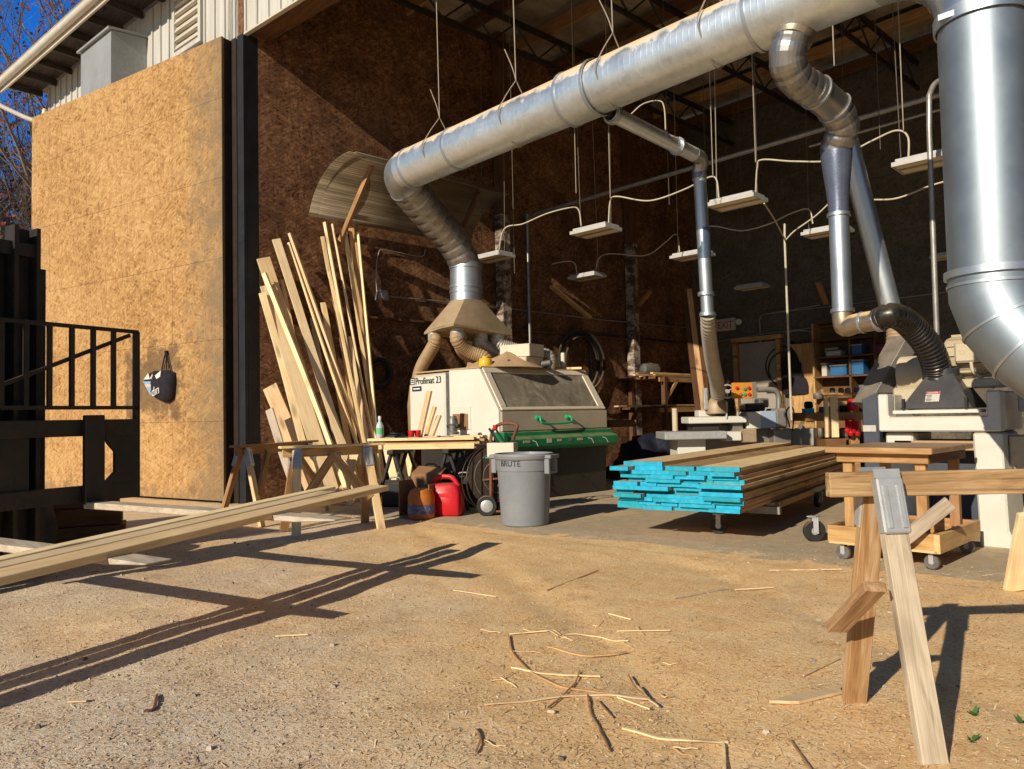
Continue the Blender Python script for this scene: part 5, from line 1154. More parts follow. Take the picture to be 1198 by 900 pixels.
# ================================================================== ROLLING OUTFEED TABLE
ta_ = GD(966, 524, 6.15); tb2 = GY(1090, 525, ta_.y); te = V((1, .02, 0)).normalized(); tl = (tb2 - ta_).length; tn_ = V((-te.y, te.x, 0)); tdp = 1.02
def T_(x, y, z): q = ta_ + te * x + tn_ * y; return V((q.x, q.y, z))
tm = Matrix((te, tn_, V((0, 0, 1)))).transposed()
tt = thing('rolling_table', 'orange-legged wooden table on casters in front of the planer', 'table', T_(tl / 2, tdp / 2, 0))
MB().box(T_(tl / 2, tdp / 2, .878), (tl, tdp, .042), tm).build('tabletop', M['top_ply'], tt, bevel=.006)
MB().box(T_(tl / 2, .0 - .012, .878), (tl, .02, .046), tm).build('edge_strip', M['wood_orange'], tt, bevel=.004)
beam('apron', T_(.06, .07, .818), T_(tl - .05, .07, .818), .03, .075, M['wood_orange'], tt); beam('apron', T_(.06, tdp - .06, .818), T_(tl - .05, tdp - .06, .818), .03, .075, M['wood_dark'], tt)
beam('apron', T_(tl - .06, .07, .818), T_(tl - .06, tdp - .06, .818), .03, .075, M['wood_dark'], tt); beam('apron', T_(.06, .07, .818), T_(.06, tdp - .06, .818), .03, .075, M['wood_dark'], tt)
for x in (.13, tl - .12):
    for y in (.12, tdp - .12): beam('leg', T_(x, y, .22), T_(x, y, .79), .075, .055, M['wood_orange'], tt)
beam('base_rail', T_(-.02, .04, .20), T_(tl + .02, .04, .20), .045, .14, M['wood_orange'], tt); beam('base_rail', T_(-.02, tdp - .04, .20), T_(tl + .02, tdp - .04, .20), .045, .14, M['wood_orange'], tt)
beam('base_rail', T_(tl, .0, .20), T_(tl, tdp, .20), .045, .14, M['wood_mid'], tt); beam('base_rail', T_(0, .06, .20), T_(0, tdp - .06, .20), .045, .14, M['wood_orange'], tt)
MB().box(T_(tl / 2, tdp / 2, .14), (tl, tdp, .018), tm).build('base_shelf', M['wood_mid'], tt)
for x in (.08, tl - .06):
    for y in (.08, tdp - .08): caster(T_(x, y, 0), .055, tt, M['iron'], te, .035)
tag(beam('leaning_offcut', GD(1046, 640, 5.62), GD(1112, 588, 5.5), .10, .04, M['wood_grey'], None, up=-FW), 'grey and orange board leaning across the rolling table base', 'board')
mb = MB(); gp_ = T_(.18, .3, .15)
mound(gp_ + V((0, 0, .0)), .26, .2, .16, 'crumpled olive cloth lying on the rolling table base', 31, M['glove'])['category'] = 'cloth'
p = T_(.34, .16, .15); tag(MB().torus(p + V((0, 0, .02)), (0, 0, 1), .08, .014).torus(p + V((.03, .02, .05)), (.2, .1, 1), .07, .012).torus(p + V((.0, .03, .07)), (.4, .6, 1), .06, .012).build('rope_coil', M['cream'], None, smooth=60), 'pale coil of rope beside the cloth on the rolling table', 'rope')

# ================================================================== PLANER at the right
pa = GY(1028, 505, 7.36); pb_ = GY(1171, 505, 7.36); z0 = pa.z
pe1 = (pb_ - pa); pe1.z = 0; PL = pe1.length; pe1.normalize(); pn1 = V((-pe1.y, pe1.x, 0))
def Q(x, y, z): q = pa + pe1 * x + pn1 * y; return V((q.x, q.y, z))
qm = Matrix((pe1, pn1, V((0, 0, 1)))).transposed()
pl = thing('thickness_planer', 'white thickness planer with slate hood and cream motor', 'machine', Q(PL / 2, .35, 0))
zt_ = 1.335
MB().prism([Q(x, 0, z) for x, z in ((0, z0), (PL, z0), (PL, zt_), (PL - .10, zt_), (PL - .10, z0 + .135), (.09, z0 + .135), (.09, zt_), (0, zt_))], pn1 * .16).build('front_frame', M['white_paint'], pl, bevel=.012)
MB().box(Q(.045, .42, (z0 + zt_) / 2), (.09, .52, zt_ - z0 - .01), qm).build('side_frame', M['white_paint'], pl, bevel=.012); MB().box(Q(PL - .05, .42, (z0 + zt_) / 2), (.10, .52, zt_ - z0 - .01), qm).build('side_frame', M['white_paint'], pl, bevel=.012)
MB().box(Q(PL / 2, .4, 1.06), (PL - .2, .5, .08), qm).build('cutter_bed', M['zinc'], pl)
MB().box(Q(PL / 2, .06, 1.165), (PL - .28, .16, .03), qm).build('guard_lip', M['white_paint'], pl)
# slate hood: wide at the bottom, narrow at the hose
ap = [Q(x, y, z) for x, y, z in ((PL / 2 - .10, .12, 1.50), (PL / 2 + .12, .12, 1.50), (PL / 2 + .12, .34, 1.50), (PL / 2 - .10, .34, 1.50))]
bo = [Q(x, y, z) for x, y, z in ((.20, -.02, 1.19), (PL - .2, -.02, 1.19), (PL - .2, .46, 1.19), (.20, .46, 1.19))]
hd_ = MB().poly(bo + ap, [(0, 1, 5, 4), (1, 2, 6, 5), (2, 3, 7, 6), (3, 0, 4, 7), (4, 5, 6, 7), (3, 2, 1, 0)]).build('dust_hood', M['hood'], pl, bevel=.006)
MB().lathe([(.125, -.01), (.125, .05)], Q(PL / 2 + .01, .23, 1.50), (0, 0, 1), 24).build('hood_collar', M['hood'], hd_, smooth=40)
c = (bo[0] + bo[1]) * .33 + (ap[0] + ap[1]) * .17 - pe1 * .03; upv = ((ap[0] + ap[1]) / 2 - (bo[0] + bo[1]) / 2).normalized(); nn = pe1.cross(upv)
lm = Matrix((pe1, upv, nn)).transposed(); wl_ = MB().box(c + nn * .006, (.115, .10, .004), lm).build('warning_label', M['sign_white'], hd_)
MB().box(c + nn * .0095 + upv * .036, (.11, .024, .003), lm).build('warning_band', M['text_red'], wl_)
lettering('DANGER', .022, frame_mw(c + nn * .0115 - pe1 * .045 + upv * .028, pe1, upv), M['text_white'], wl_, depth=.0006)
mb = MB()
for k in range(5): mb.box(c + nn * .009 - upv * (-.012 + .013 * k) + pe1 * (-.03 + .004 * (k % 2)), (.05 - .01 * (k % 3), .005, .0015), lm)
mb.build('warning_print', M['text_black'], wl_)
for x in (.24, PL - .24): MB().box(Q(x, -.03, 1.235), (.025, .03, .10), qm).build('latch', M['black'], pl, bevel=.004)
# motor up behind
mc = Q(PL - .30, .50, 1.67)
mo = MB().lathe([(.10, -.25), (.17, -.22), (.185, -.18), (.185, .20), (.17, .24), (.1, .25)], mc + V((0, 0, 0)), pe1, 28).build('motor', M['motor'], pl, smooth=40)
mb = MB()
for k in range(14):
    a = math.pi * 2 * k / 14; dv_ = pn1 * math.cos(a) + Z * math.sin(a); mb.box(mc + dv_ * .195, (.36, .02, .012), Matrix((pe1, dv_, pe1.cross(dv_))).transposed())
mb.build('cooling_fin', M['motor'], mo)
tb3 = MB().box(mc - pn1 * .21 + Z * .02, (.21, .09, .19), qm).build('terminal_box', M['motor'], mo, bevel=.02)
lettering('TECO', .058, frame_mw(mc - pn1 * .2545 + Z * .0 - pe1 * .07, pe1, Z), M['motor'], mo, depth=.003)
MB().tube(catmull([mc - pn1 * .22 - Z * .06 + pe1 * .02, mc - pn1 * .26 - Z * .16 + pe1 * .05, mc - pn1 * .2 - Z * .24 + pe1 * .12, mc - pn1 * .1 - Z * .3 + pe1 * .16], 6), .014, 8).build('motor_cable', M['cable'], mo)
MB().box(Q(PL - .28, .45, 1.41), (.44, .42, .08), qm).build('motor_mount', M['motor'], pl, bevel=.01)
MB().box(Q(PL / 2 - .25, .52, 1.32), (.5, .3, .16), qm).build('gear_case', M['motor'], pl, bevel=.02)
MB().lathe([(.19, -.2), (.19, .16)], Q(PL - .78, .62, 1.52), pe1, 24).build('motor_cover', M['card_pale'], pl, smooth=40)
# legs and innards
MB().prism([Q(PL - .20, .02, 0), Q(PL + .10, .02, 0), Q(PL + .10, .02, .05), Q(PL + .02, .02, .14), Q(PL, .02, z0 - .01), Q(PL - .22, .02, z0 - .01)], pn1 * .5).build('pedestal', M['white_paint'], pl, bevel=.015)
MB().prism([Q(.02, .1, 0), Q(.26, .1, 0), Q(.26, .1, z0 - .01), Q(.02, .1, z0 - .01)], pn1 * .5).build('pedestal', M['white_paint'], pl, bevel=.015)
MB().box(Q(PL / 2 - .05, .35, .86), (PL - .3, .5, .08), qm).build('table_bed', M['dust_pile'], pl)
MB().box(Q(PL / 2 - .1, .5, .45), (.6, .2, .7), qm).build('inner_panel', M['slate'], pl)
MB().box(Q(PL + .12, .28, .78), (.22, .22, .34), qm).box(Q(PL + .2, .3, 1.0), (.07, .07, .5), qm).build('feed_column', M['motor'], pl, bevel=.012)
MB().tube(catmull([Q(PL + .06, .1, .7), Q(PL + .16, .06, .5), Q(PL + .12, .1, .25), Q(PL + .3, .0, .06), Q(PL + .5, .0, .03)], 6), .014, 8).tube(catmull([Q(PL + .12, .1, .7), Q(PL + .2, .1, .45), Q(PL + .22, .1, .3)], 6), .01, 8).build('loose_cable', M['cable'], pl)
MB().box(Q(PL + .22, .3, .38), (.14, .2, .24), qm).build('control_box', M['motor'], pl, bevel=.015)
MB().box(Q(PL + .16, .18, 1.25), (.12, .12, .2), qm).build('switch_box', M['zinc'], pl, bevel=.01)
# slate column at the left and its plate
sc0, sc1 = GY(1008, 465, 7.45), GY(1027, 465, 7.45)
sl_ = MB().prism([V((sc0.x, sc0.y, 0)), V((sc1.x, sc1.y, 0)), V((sc1.x, sc1.y, 1.36)), V((sc0.x, sc0.y, 1.30))], pn1 * .4).build('side_column', M['slate'], pl, bevel=.01)
q = GY(1010, 505, 7.445); MB().prism([q, q + pe1 * .12, q + pe1 * .12 + Z * .06, q + Z * .06], -pn1 * .004).build('maker_plate', M['sign_white'], sl_)

# ================================================================== SHAPER beyond the pile
sh = thing('spindle_shaper', 'old white shaper with handwheel and orange button panel', 'machine', V((-6.5, 11.0, 0)))
DS = 12.0
def S(px, py, D=DS): return GD(px, py, D)
def pbox(px0, px1, py0, py1, D, depth, name, mat, parent, bev=.012):
    a, b, c = S(px0, py1, D), S(px1, py1, D), S(px0, py0, D); x = (b - a); x.z = 0; w_ = x.length; x.normalize(); y = V((-x.y, x.x, 0)); h_ = c.z - a.z
    return MB().box(V((a.x, a.y, a.z)) + x * w_ / 2 + y * depth / 2 + Z * h_ / 2, (w_, depth, h_), Matrix((x, y, Z)).transposed()).build(name, mat, parent, bevel=bev)
pbox(795, 828, 512, 590, 11.9, .6, 'pedestal', M['white_paint'], sh); pbox(826, 905, 500, 590, 12.2, .7, 'pedestal', M['zinc'], sh)
pbox(778, 851, 506, 515, 11.7, .75, 'table', M['galv_plain'], sh); pbox(850, 868, 505, 516, 11.9, .5, 'table_extension', M['white_paint'], sh)
pbox(806, 874, 488, 496, 11.9, .55, 'fence', M['white_paint'], sh); pbox(818, 838, 480, 488, 12, .3, 'fence_block', M['white_paint'], sh); pbox(811, 842, 496, 505, 12.0, .4, 'slide', M['dark_base'], sh)
pbox(838, 850, 476, 488, 12, .3, 'slide_block', M['iron'], sh); pbox(858, 870, 488, 516, 12, .3, 'dust_tray', M['zinc'], sh); pbox(867, 886, 502, 518, 11.95, .4, 'dusty_apron', M['hopper'], sh)
pbox(874, 891, 482, 502, 12, .55, 'body', M['white_paint'], sh); pbox(890, 909, 481, 501, 12, .5, 'blue_panel', M['blue_grey'], sh); 
a = pbox(908, 922, 478, 502, 12, .5, 'side_cover', M['zinc'], sh, .03); pbox(906, 926, 503, 520, 12, .6, 'side_cover', M['zinc'], sh)
pbox(873, 896, 472, 482, 12.2, .4, 'motor_block', M['dark_base'], sh, .03); pbox(888, 900, 466, 477, 12.3, .25, 'motor', M['iron'], sh, .02)
c = S(838, 475); MB().lathe([(.17, -.12), (.18, .0), (.15, .08), (.08, .13)], c, (0, 0, 1), 22).build('spindle_hood', M['hopper'], sh, smooth=40)
pbox(824, 829, 454, 480, 11.9, .07, 'post', M['galv_plain'], sh)
c = S(851, 458, 11.8); hw = MB().torus(c, FW, .10, .014, 28, 8)
for a in (.5, 2.6, 4.7): hw.tube([c, c + (RT * math.cos(a) + UP * math.sin(a)) * .10], .01, 6)
hw.lathe([(.03, -.03), (.035, .02), (.02, .03)], c, FW, 12).build('handwheel', M['galv_plain'], sh, smooth=50)
MB().tube([c, c + FW * .3], .022, 10).tube([S(850, 470, 11.9), S(850, 490, 11.9)], .018, 8).build('wheel_shaft', M['galv_plain'], sh, smooth=40)
cp = pbox(857, 881, 448, 466.5, 11.7, .05, 'control_panel', M['orange_panel'], sh, .006); pbox(881, 885.5, 447, 466, 11.7, .12, 'panel_side', M['zinc'], sh, .004)
for i, (px, py, mm) in enumerate(((862, 454, 'red'), (871, 455, 'green_bright'), (876, 454, 'red'), (860.5, 461.5, 'yellow'), (866, 461.5, 'orange_plastic'), (871, 461.5, 'green_bright'), (876.5, 461.5, 'red'))):
    MB().lathe([(.026, 0), (.026, .02), (.018, .028)], S(px, py, 11.7), -FW, 14).build('push_button', M[mm], cp, smooth=40)
MB().tube(catmull([S(886, 456, 12.2), S(900, 456, 12.2), S(908, 458, 12.2), S(911, 465, 12.2), S(911, 478, 12.2)], 6), .045, 14).build('exhaust_pipe', M['zinc'], sh, smooth=40)
MB().tube(catmull([S(924, 500), S(920, 482), S(926, 476), S(929, 485), S(927, 505)], 6), .012, 8).build('loose_cable', M['black'], sh)

# ================================================================== CLUTTER along the walls
def rbox(px0, px1, py0, py1, D, depth, name, mat, parent=None, bev=.004, lab=None, cat=None):
    o = pbox(px0, px1, py0, py1, D, depth, name, mat, parent, bev)
    return tag(o, lab, cat)
# rack with loose lumber against the brown wall
rk = thing('lumber_rack', 'dark timber rack on the brown wall holding loose sticks', 'rack', (-10.4, 14.6, 0))
for y in (13.7, 15.8): 
    for x in (XL + .2, -9.8): beam('upright', (x, y, 0), (x, y, 2.0), .1, .1, M['wood_dark'], rk)
for z in (1.32, 1.98): beam('shelf', (-10.35, 13.5, z), (-10.35, 16.1, z), 1.1, .05, M['wood_dark'], rk); beam('shelf_lip', (-9.79, 13.5, z - .05), (-9.79, 16.1, z - .05), .03, .1, M['wood_orange'], rk)
for y in (13.7, 15.8): beam('brace', (-9.8, y + .05, 1.5), (-9.8, y + .5, 1.95), .05, .08, M['wood_orange'], rk)
r = random.Random(5)
for i in range(7):
    y0 = 13.3 + r.uniform(-.3, .3); x = -10.6 + i * .13; z = 2.03 + (i % 2) * .045
    tag(beam('stick', (x, y0, z), (x + r.uniform(-.05, .05), 15.4 + r.uniform(-.3, .5), z + r.uniform(-.01, .02)), .07, .035, M[('wood_orange', 'wood', 'wood_mid')[i % 3]], None), f'loose stick on top of the dark lumber rack, {ORD[i]} from the wall', 'stick', 'loose sticks on the lumber rack')
for i in range(4):
    x = -10.5 + i * .2; tag(beam('stick', (x, 12.9 + .2 * i, 1.37), (x, 15.9, 1.37), .13, .035, M[('wood_mid', 'wood', 'wood_mid', 'wood_old')[i]], None), f'long plank on the lower shelf of the lumber rack, {ORD[i]} from the wall', 'stick', 'planks on the lower rack shelf')
p = V((-10.25, 13.8, 2.08)); tag(MB().lathe([(.04, -.22), (.13, -.18), (.15, 0), (.12, .2), (.05, .24)], p + V((0, 0, .1)), (.3, 1, 0), 18).build('old_motor', M['iron'], None, smooth=40), 'round grey motor lying on top of the lumber rack', 'motor')
q = GD(790, 500, 13.2); tag(MB().tube([V((q.x, q.y, 0)), V((q.x, q.y, 1.28))], .05, 14).build('steel_pipe', M['card_pale'], None, smooth=40), 'pale upright pipe standing in front of the lumber rack', 'pipe')
# planks leaning in the corner beside the hose
for i, (tx, bx, mm) in enumerate(((800, 822, 'wood_dark'), (806, 829, 'wood_mid'), (812, 834, 'wood_dark'))):
    tag(beam('corner_plank', V((GD(bx, 470, 16.6).x, GD(bx, 470, 16.6).y, 0)), GD(tx, 338, 17.3), .12, .04, M[mm], None, up=-FW), f'tall dark plank leaning in the shop corner, {ORD[i]} from the left', 'plank', 'tall planks in the shop corner')
# dark tarp heap and bundles between the moulder and the pile
def lump(name, c, size, mat, seed, lab, cat):
    mb = MB(); n, mrows = 26, 12; vs = []
    for j in range(mrows + 1):
        t = j / mrows * math.pi / 2
        for k in range(n):
            a = 2 * math.pi * k / n; dd = V((math.cos(a) * math.cos(t), math.sin(a) * math.cos(t), math.sin(t)))
            f = 1 + .35 * mnoise.noise(dd * 2.2 + V((seed, 0, 0))) + .14 * mnoise.noise(dd * 6 + V((0, seed, 0)))
            vs.append(V(c) + V((dd.x * size[0], dd.y * size[1], dd.z * size[2])) * f)
    mb.poly(vs, [(j * n + k, j * n + (k + 1) % n, (j + 1) * n + (k + 1) % n, (j + 1) * n + k) for j in range(mrows) for k in range(n)])
    return tag(mb.build(name, mat, None, smooth=50), lab, cat)
q = GZ(757, 552); lump('tarp_heap', q, (.75, .6, .72), M['tarp'], 3, 'dark blue tarp heap between the green machine and the lumber pile', 'tarp')
q = GZ(730, 560); lump('cloth_bundle', q, (.35, .3, .35), M['cloth_dark'], 8, 'dark bundle on the floor behind the blue board ends', 'bundle')
q = GD(735, 478, 14.0); rbox(712, 745, 492, 500, 13.4, .4, 'beam_stack', M['wood_dark'], None, .01, 'dark timber beam resting behind the green machine', 'beam')
# coiled hoses on the brown wall
def coil(px, py, x, r_, lab, mat): c = GX(px, py, x); tag(MB().torus(c, (1, 0, 0), r_, .035, 32, 8).torus(c + V((.05, .03, -.04)), (1, .1, 0), r_ * .93, .03, 32, 8).torus(c + V((.1, -.02, .02)), (1, -.1, .05), r_ * 1.04, .03, 32, 8).build('hose_coil', mat, None, smooth=60), lab, 'hose')
coil(678, 424, XL + .1, .62, 'black hose coil on the brown wall above the moulder', M['rubber'])
coil(441, 437, XL + .1, .22, 'small dark hose coil on the wall beside the leaning planks', M['rubber'])
c = GY(917, 428, yb - .02); tag(MB().torus(c, (0, 1, 0), .45, .016, 30, 8).torus(c + V((.06, -.05, -.1)), (0, 1, .1), .42, .016, 30, 8).build('hose_coil', M['rubber'], None, smooth=60), 'black cable loop hanging on the grey back wall behind the pole', 'hose')
q = GY(932, 433, yb - .06); lump('hanging_coat', q - Z * .55, (.35, .15, 1.1), M['cloth_dark'], 4, 'dark coat hanging on the back wall beside the cable loop', 'coat')
# EXIT sign
q = GY(839, 388, yb); es = thing('exit_sign', 'pale EXIT sign with a lamp head on the grey back wall', 'sign', q)
MB().box(q + V((.27, -.03, .14)), (.52, .07, .30)).build('housing', M['sign_white'], es, bevel=.012)
lettering('EXIT', .24, frame_mw(q + V((.05, -.068, .055)), (1, 0, 0), Z), M['text_red'], es, sx=.86)
MB().lathe([(.02, 0), (.07, .03), (.075, .1)], q + V((.62, -.03, .18)), (.5, -1, -.2), 14).build('lamp_head', M['sign_white'], es, smooth=40); MB().box(q + V((-.05, -.02, .16)), (.12, .05, .08)).build('lamp_bracket', M['orange_plastic'], es)
# shelves on the back wall
sx0, sx1 = GY(962, 440, yb).x, GY(1034, 440, yb).x; sz = [GY(990, v, yb).z for v in (472, 441, 418, 398, 377)]
shf = thing('shelf_unit', 'brown wooden shelf unit with bins on the back wall', 'shelf', ((sx0 + sx1) / 2, yb, 0))
for x in (sx0, (sx0 * .4 + sx1 * .6), sx1): beam('side_board', (x, yb - .2, 0), (x, yb - .2, sz[4]), .04, .42, M['wood_orange'] if x == sx0 else M['wood_dark'], shf, up=(0, 1, 0))
for z in sz: beam('shelf', (sx0, yb - .2, z), (sx1, yb - .2, z), .42, .035, M['wood_dark'], shf)
MB().box(((sx0 + sx1) / 2, yb - .005, sz[4] / 2), (sx1 - sx0, .01, sz[4])).build('back_board', M['wood_dark'], shf)
beam('locker_door', (sx0 - .42, yb - .1, 0), (sx0 - .42, yb - .1, GY(945, 402, yb).z), .62, .05, M['wood_orange'], shf, up=(0, 1, 0))
items = [((968, 985, 412, 418), 'sign_white', 'white stacked files on the second shelf'), ((967, 982, 409, 412), 'conduit', 'thin pale box on top of the white files'), ((998, 1010, 406, 418), 'blue_bin', 'blue bin on the second shelf, right of the white files'), ((963, 969, 424, 440), 'sign_white', 'upright white folder at the left end of the third shelf'), ((973, 992, 427, 440), 'blue_bin', 'wide blue bin on the third shelf'), ((996, 1012, 422, 440), 'blue_bin', 'tall blue bin on the third shelf under the smaller one'), ((1022, 1034, 408, 418), 'purple', 'faded purple box at the right of the second shelf'), ((1008, 1014, 452, 472), 'can_blue', 'blue can on the lowest shelf')]
for (a, b, c_, d_), mm, lab in items:
    x0_, x1_ = GY(a, d_, yb - .3).x, GY(b, d_, yb - .3).x; zz = min(sz, key=lambda q: abs(q - GY(a, d_, yb - .3).z)) + .018; hh = GY(a, c_, yb - .3).z - GY(a, d_, yb - .3).z
    if lab.startswith('thin'): zz += .13
    t = thing('storage_bin', lab, 'bin', ((x0_ + x1_) / 2, yb - .22, zz)); cx = (x0_ + x1_) / 2
    MB().box((cx, yb - .22, zz + hh * .42), (x1_ - x0_, .3, hh * .84)).build('bin_body', M[mm], t, bevel=.01); MB().box((cx, yb - .22, zz + hh * .92), (x1_ - x0_ + .03, .33, hh * .14)).build('bin_lid', M['conduit' if mm == 'blue_bin' else mm], t, bevel=.006)
# orange work bench with its tools, nearer than the shelves
DW = 13.6
wb = thing('work_bench', 'orange wooden work bench with shelf behind the slate column', 'bench', GD(975, 505, DW) * 1.0)
pbox(943, 1010, 483, 493, DW, .8, 'top', M['wood_orange'], wb); pbox(944, 956, 493, 560, DW, .12, 'leg', M['wood_orange'], wb); pbox(998, 1008, 493, 560, DW, .12, 'leg', M['wood_orange'], wb)
pbox(962, 1010, 460, 463, DW + .7, .3, 'upper_shelf', M['wood_orange'], wb); pbox(962, 966, 455, 483, DW + .7, .3, 'shelf_post', M['wood_orange'], wb); pbox(966, 1010, 466, 476, DW + .9, .03, 'back_rail', M['wood_orange'], wb); pbox(948, 1008, 512, 514, DW + .1, .6, 'lower_shelf', M['wood_dark'], wb)
rbox(966, 971, 466, 512, DW - .3, .05, 'standing_board', M['wood_pale'], None, .004, 'narrow pale board standing against the orange bench', 'board')
rbox(973, 982, 464, 512, DW - .25, .05, 'standing_board', M['wood_pale'], None, .004, 'wide pale board standing against the orange bench', 'board')
rbox(943, 953, 478, 483, DW + .05, .2, 'small_box', M['blue'], None, .004, 'bright blue box on the left end of the orange bench', 'box')
def blob(px, py, D, r_, mat, lab, cat, name, hh=None):
    c = S(px, py, D); tag(MB().lathe([(r_ * .8, 0), (r_, .03), (r_ * .95, (hh or r_ * 1.6) * .8), (r_ * .6, hh or r_ * 1.6)], c, (0, 0, 1), 14).build(name, mat, None, smooth=40), lab, cat)
blob(946, 478, DW + .25, .08, M['cloth_dark'], 'dark rounded tool above the blue box on the bench', 'tool', 'hand_tool'); blob(957, 467, DW + .7, .09, M['zinc'], 'round grey gauge on the bench shelf post', 'gauge', 'gauge', .12)
blob(998, 481, DW + .1, .10, M['red'], 'pinkish red tub on the orange bench', 'tub', 'tub', .22); blob(962, 482, DW + .3, .06, M['iron'], 'small grey jar on the orange bench', 'jar', 'jar'); blob(988, 482, DW + .3, .09, M['black'], 'black round tool on the orange bench', 'tool', 'hand_tool')
for i, px in enumerate((974, 984, 992, 1002)): blob(px, 460, DW + .8, .05, M[('iron', 'card', 'zinc', 'can_blue')[i]], ('small iron jar on the upper bench shelf, left end', 'brown jar on the upper bench shelf', 'zinc jar on the upper bench shelf', 'blue can on the upper bench shelf, right end')[i], 'jar', 'jar', .1)
q = S(994, 492, DW - .1)
for i in range(4): c = S(991 + 4 * i, 497 + (i % 2) * 3, DW - .1); tag(MB().box(c, (.05, .05, .22)).lathe([(.03, 0), (.05, .05), (.02, .1)], c - Z * .15, (0, 0, 1), 10).build('red_clamp', M['red'], None), f'red clamp hanging on the bench front, {ORD[i]} from the left', 'clamp', 'red clamps on the bench')
for i, px in enumerate((962, 988, 1000)): blob(px, 511, DW + .2, .10, M['zinc'], f'dull tin on the lower bench shelf, {ORD[i]} from the left', 'tin', 'tin', .16)
q = GD(937, 500, 12.8); bx_ = boxthing('crate', V((q.x, q.y, .55)), (.45, .4, .35), M['zinc'], 'grey crate of scrap right of the shaper', 'crate', R(20), False); mound(V((q.x, q.y, .78)), .2, .18, .2, 'heap of pale scrap in the grey crate', 55, M['iron'])['category'] = 'scrap'
MB().box((q.x, q.y, .275), (.5, .45, .55)).build('stand', M['zinc'], bx_)
rbox(692, 706, 505, 512, 13.6, .4, 'beam_stack', M['wood_dark'], None, .01, 'dark beam end beyond the moulder', 'beam')

# ================================================================== BAG hanging on the door leaf
def DP(px, py, o=0.0):   # point on the front face of the door leaf
    dd = ray(px, py); nrm = -HY; t_ = (H0 - CAM).dot(nrm) / dd.dot(nrm); return CAM + dd * t_ + nrm * o
bg_ = thing('drawstring_bag', 'black drawstring bag with blue and peach lining hanging on the door', 'bag', DP(191, 470, .05)); 
def bagshape(pts, d0, th):
    P0 = [DP(x, y, d0) for x, y in pts]; n = len(P0); c = sum(P0, V()) / n; mb = MB(); rings_ = []
    for k, (s_, o_) in enumerate(((1.0, 0.0), (.97, .5), (.80, .85), (.45, 1.0))): rings_.append([c + (p - c) * s_ - HY * th * o_ for p in P0])
    vs = sum(rings_, []); fs = [(k * n + i, k * n + (i + 1) % n, (k + 1) * n + (i + 1) % n, (k + 1) * n + i) for k in range(3) for i in range(n)] + [tuple(3 * n + i for i in range(n)), tuple(range(n))[::-1]]
    return mb.poly(vs, fs)
bagshape([(184, 436), (190, 435), (198, 433), (206, 436), (207, 445), (206, 458), (205, 467), (199, 471), (193, 470), (186, 466), (182, 458), (181, 447)], .012, .12).build('body', M['cloth_dark'], bg_, smooth=60)
bagshape([(173, 446), (178, 438), (186, 434), (193, 434), (190, 446), (181, 450)], .05, .05).build('flap', M['cloth_dark'], bg_, smooth=60)
def patch(pts, o, name, mat): MB().prism([DP(x, y, o) for x, y in pts], HY * .01).build(name, mat, bg_)
patch([(174, 446.5), (189, 446.5), (187, 450), (176, 450)], .10, 'lining', M['cloth_blue']); patch([(176, 450), (187, 450), (185.5, 453), (177.5, 453)], .102, 'lining_stripe', M['cloth_peach']); patch([(177.5, 453), (185.5, 453), (182.5, 458), (184, 463), (181, 460)], .10, 'lining', M['cloth_blue'])
patch([(176, 444.5), (181, 437), (183, 444)], .115, 'flap_print', M['text_white']); patch([(190, 440), (197, 434), (196, 441), (192, 444)], .13, 'flap_print', M['text_white']); patch([(183, 443.5), (186, 437.5), (187, 444)], .115, 'flap_print', M['cloth_peach'])
lm_ = frame_mw(DP(187.5, 464.5, .148), HX * .97 + Z * .26, Z)
lettering('dın', .20, lm_, M['text_white'], bg_, sx=.86, shear=.25)
mb = MB(); 
for pts in ([(196, 412), (193, 424), (191, 436)], [(197, 412), (199, 424), (202, 436)], [(196, 413), (197, 424), (197, 434)]): mb.tube([DP(x, y, .03) for x, y in pts], .012, 6)
mb.lathe([(.02, 0), (.02, .05)], DP(196.5, 412), -HY, 8).build('strap', M['cloth_dark'], bg_)

# ================================================================== GROUND LITTER
def strip(pts, w_, lab, mat, name='wood_strip', h=.006, grp=None):
    P0 = catmull([GZ(x, y, .006 + .006 * (i % 2)) for i, (x, y) in enumerate(pts)], 6); P0 = [V((p.x, p.y, max(gz(p.x, p.y), -.01) + .006 + .0015 * math.sin(k * .9))) for k, p in enumerate(P0)]
    mb = MB(); n = len(P0); vs = []
    for i in range(n):
        t = (P0[min(i + 1, n - 1)] - P0[max(i - 1, 0)]).normalized(); s_ = V((-t.y, t.x, 0)) * w_ / 2 * (1 if 0 < i < n - 1 else .6)
        vs += [P0[i] + s_, P0[i] - s_, P0[i] - s_ + V((0, 0, h)), P0[i] + s_ + V((0, 0, h))]
    fs = [(i * 4 + k, i * 4 + (k + 1) % 4, i * 4 + 4 + (k + 1) % 4, i * 4 + 4 + k) for i in range(n - 1) for k in range(4)] + [(3, 2, 1, 0), tuple((n - 1) * 4 + k for k in range(4))]
    tag(mb.poly(vs, fs).build(name, mat, None), lab, 'strip' if name == 'wood_strip' else 'twig', grp)
WP, WD = M['wood_pale'], M['wood_old']
strip([(567, 827), (620, 818), (690, 812), (758, 814)], .014, 'long pale wood strip lying across the middle of the yard', WP)
strip([(595, 745), (600, 765), (620, 785), (650, 798), (690, 808), (760, 813)], .008, 'long thin strip bowed like a hook in the yard', M['wood_mid'])
strip([(598, 782), (640, 786), (702, 789)], .011, 'straight pale strip above the long one in the yard', WP)
strip([(728, 852), (780, 860), (852, 866)], .014, 'pale strip lower right of the yard, above the short upright one', WP)
strip([(846, 867), (847, 885), (847, 905)], .012, 'short pale strip pointing to the camera', WP)
strip([(596, 744), (640, 739)], .008, 'short pale strip at the top of the hooked strip', WP)
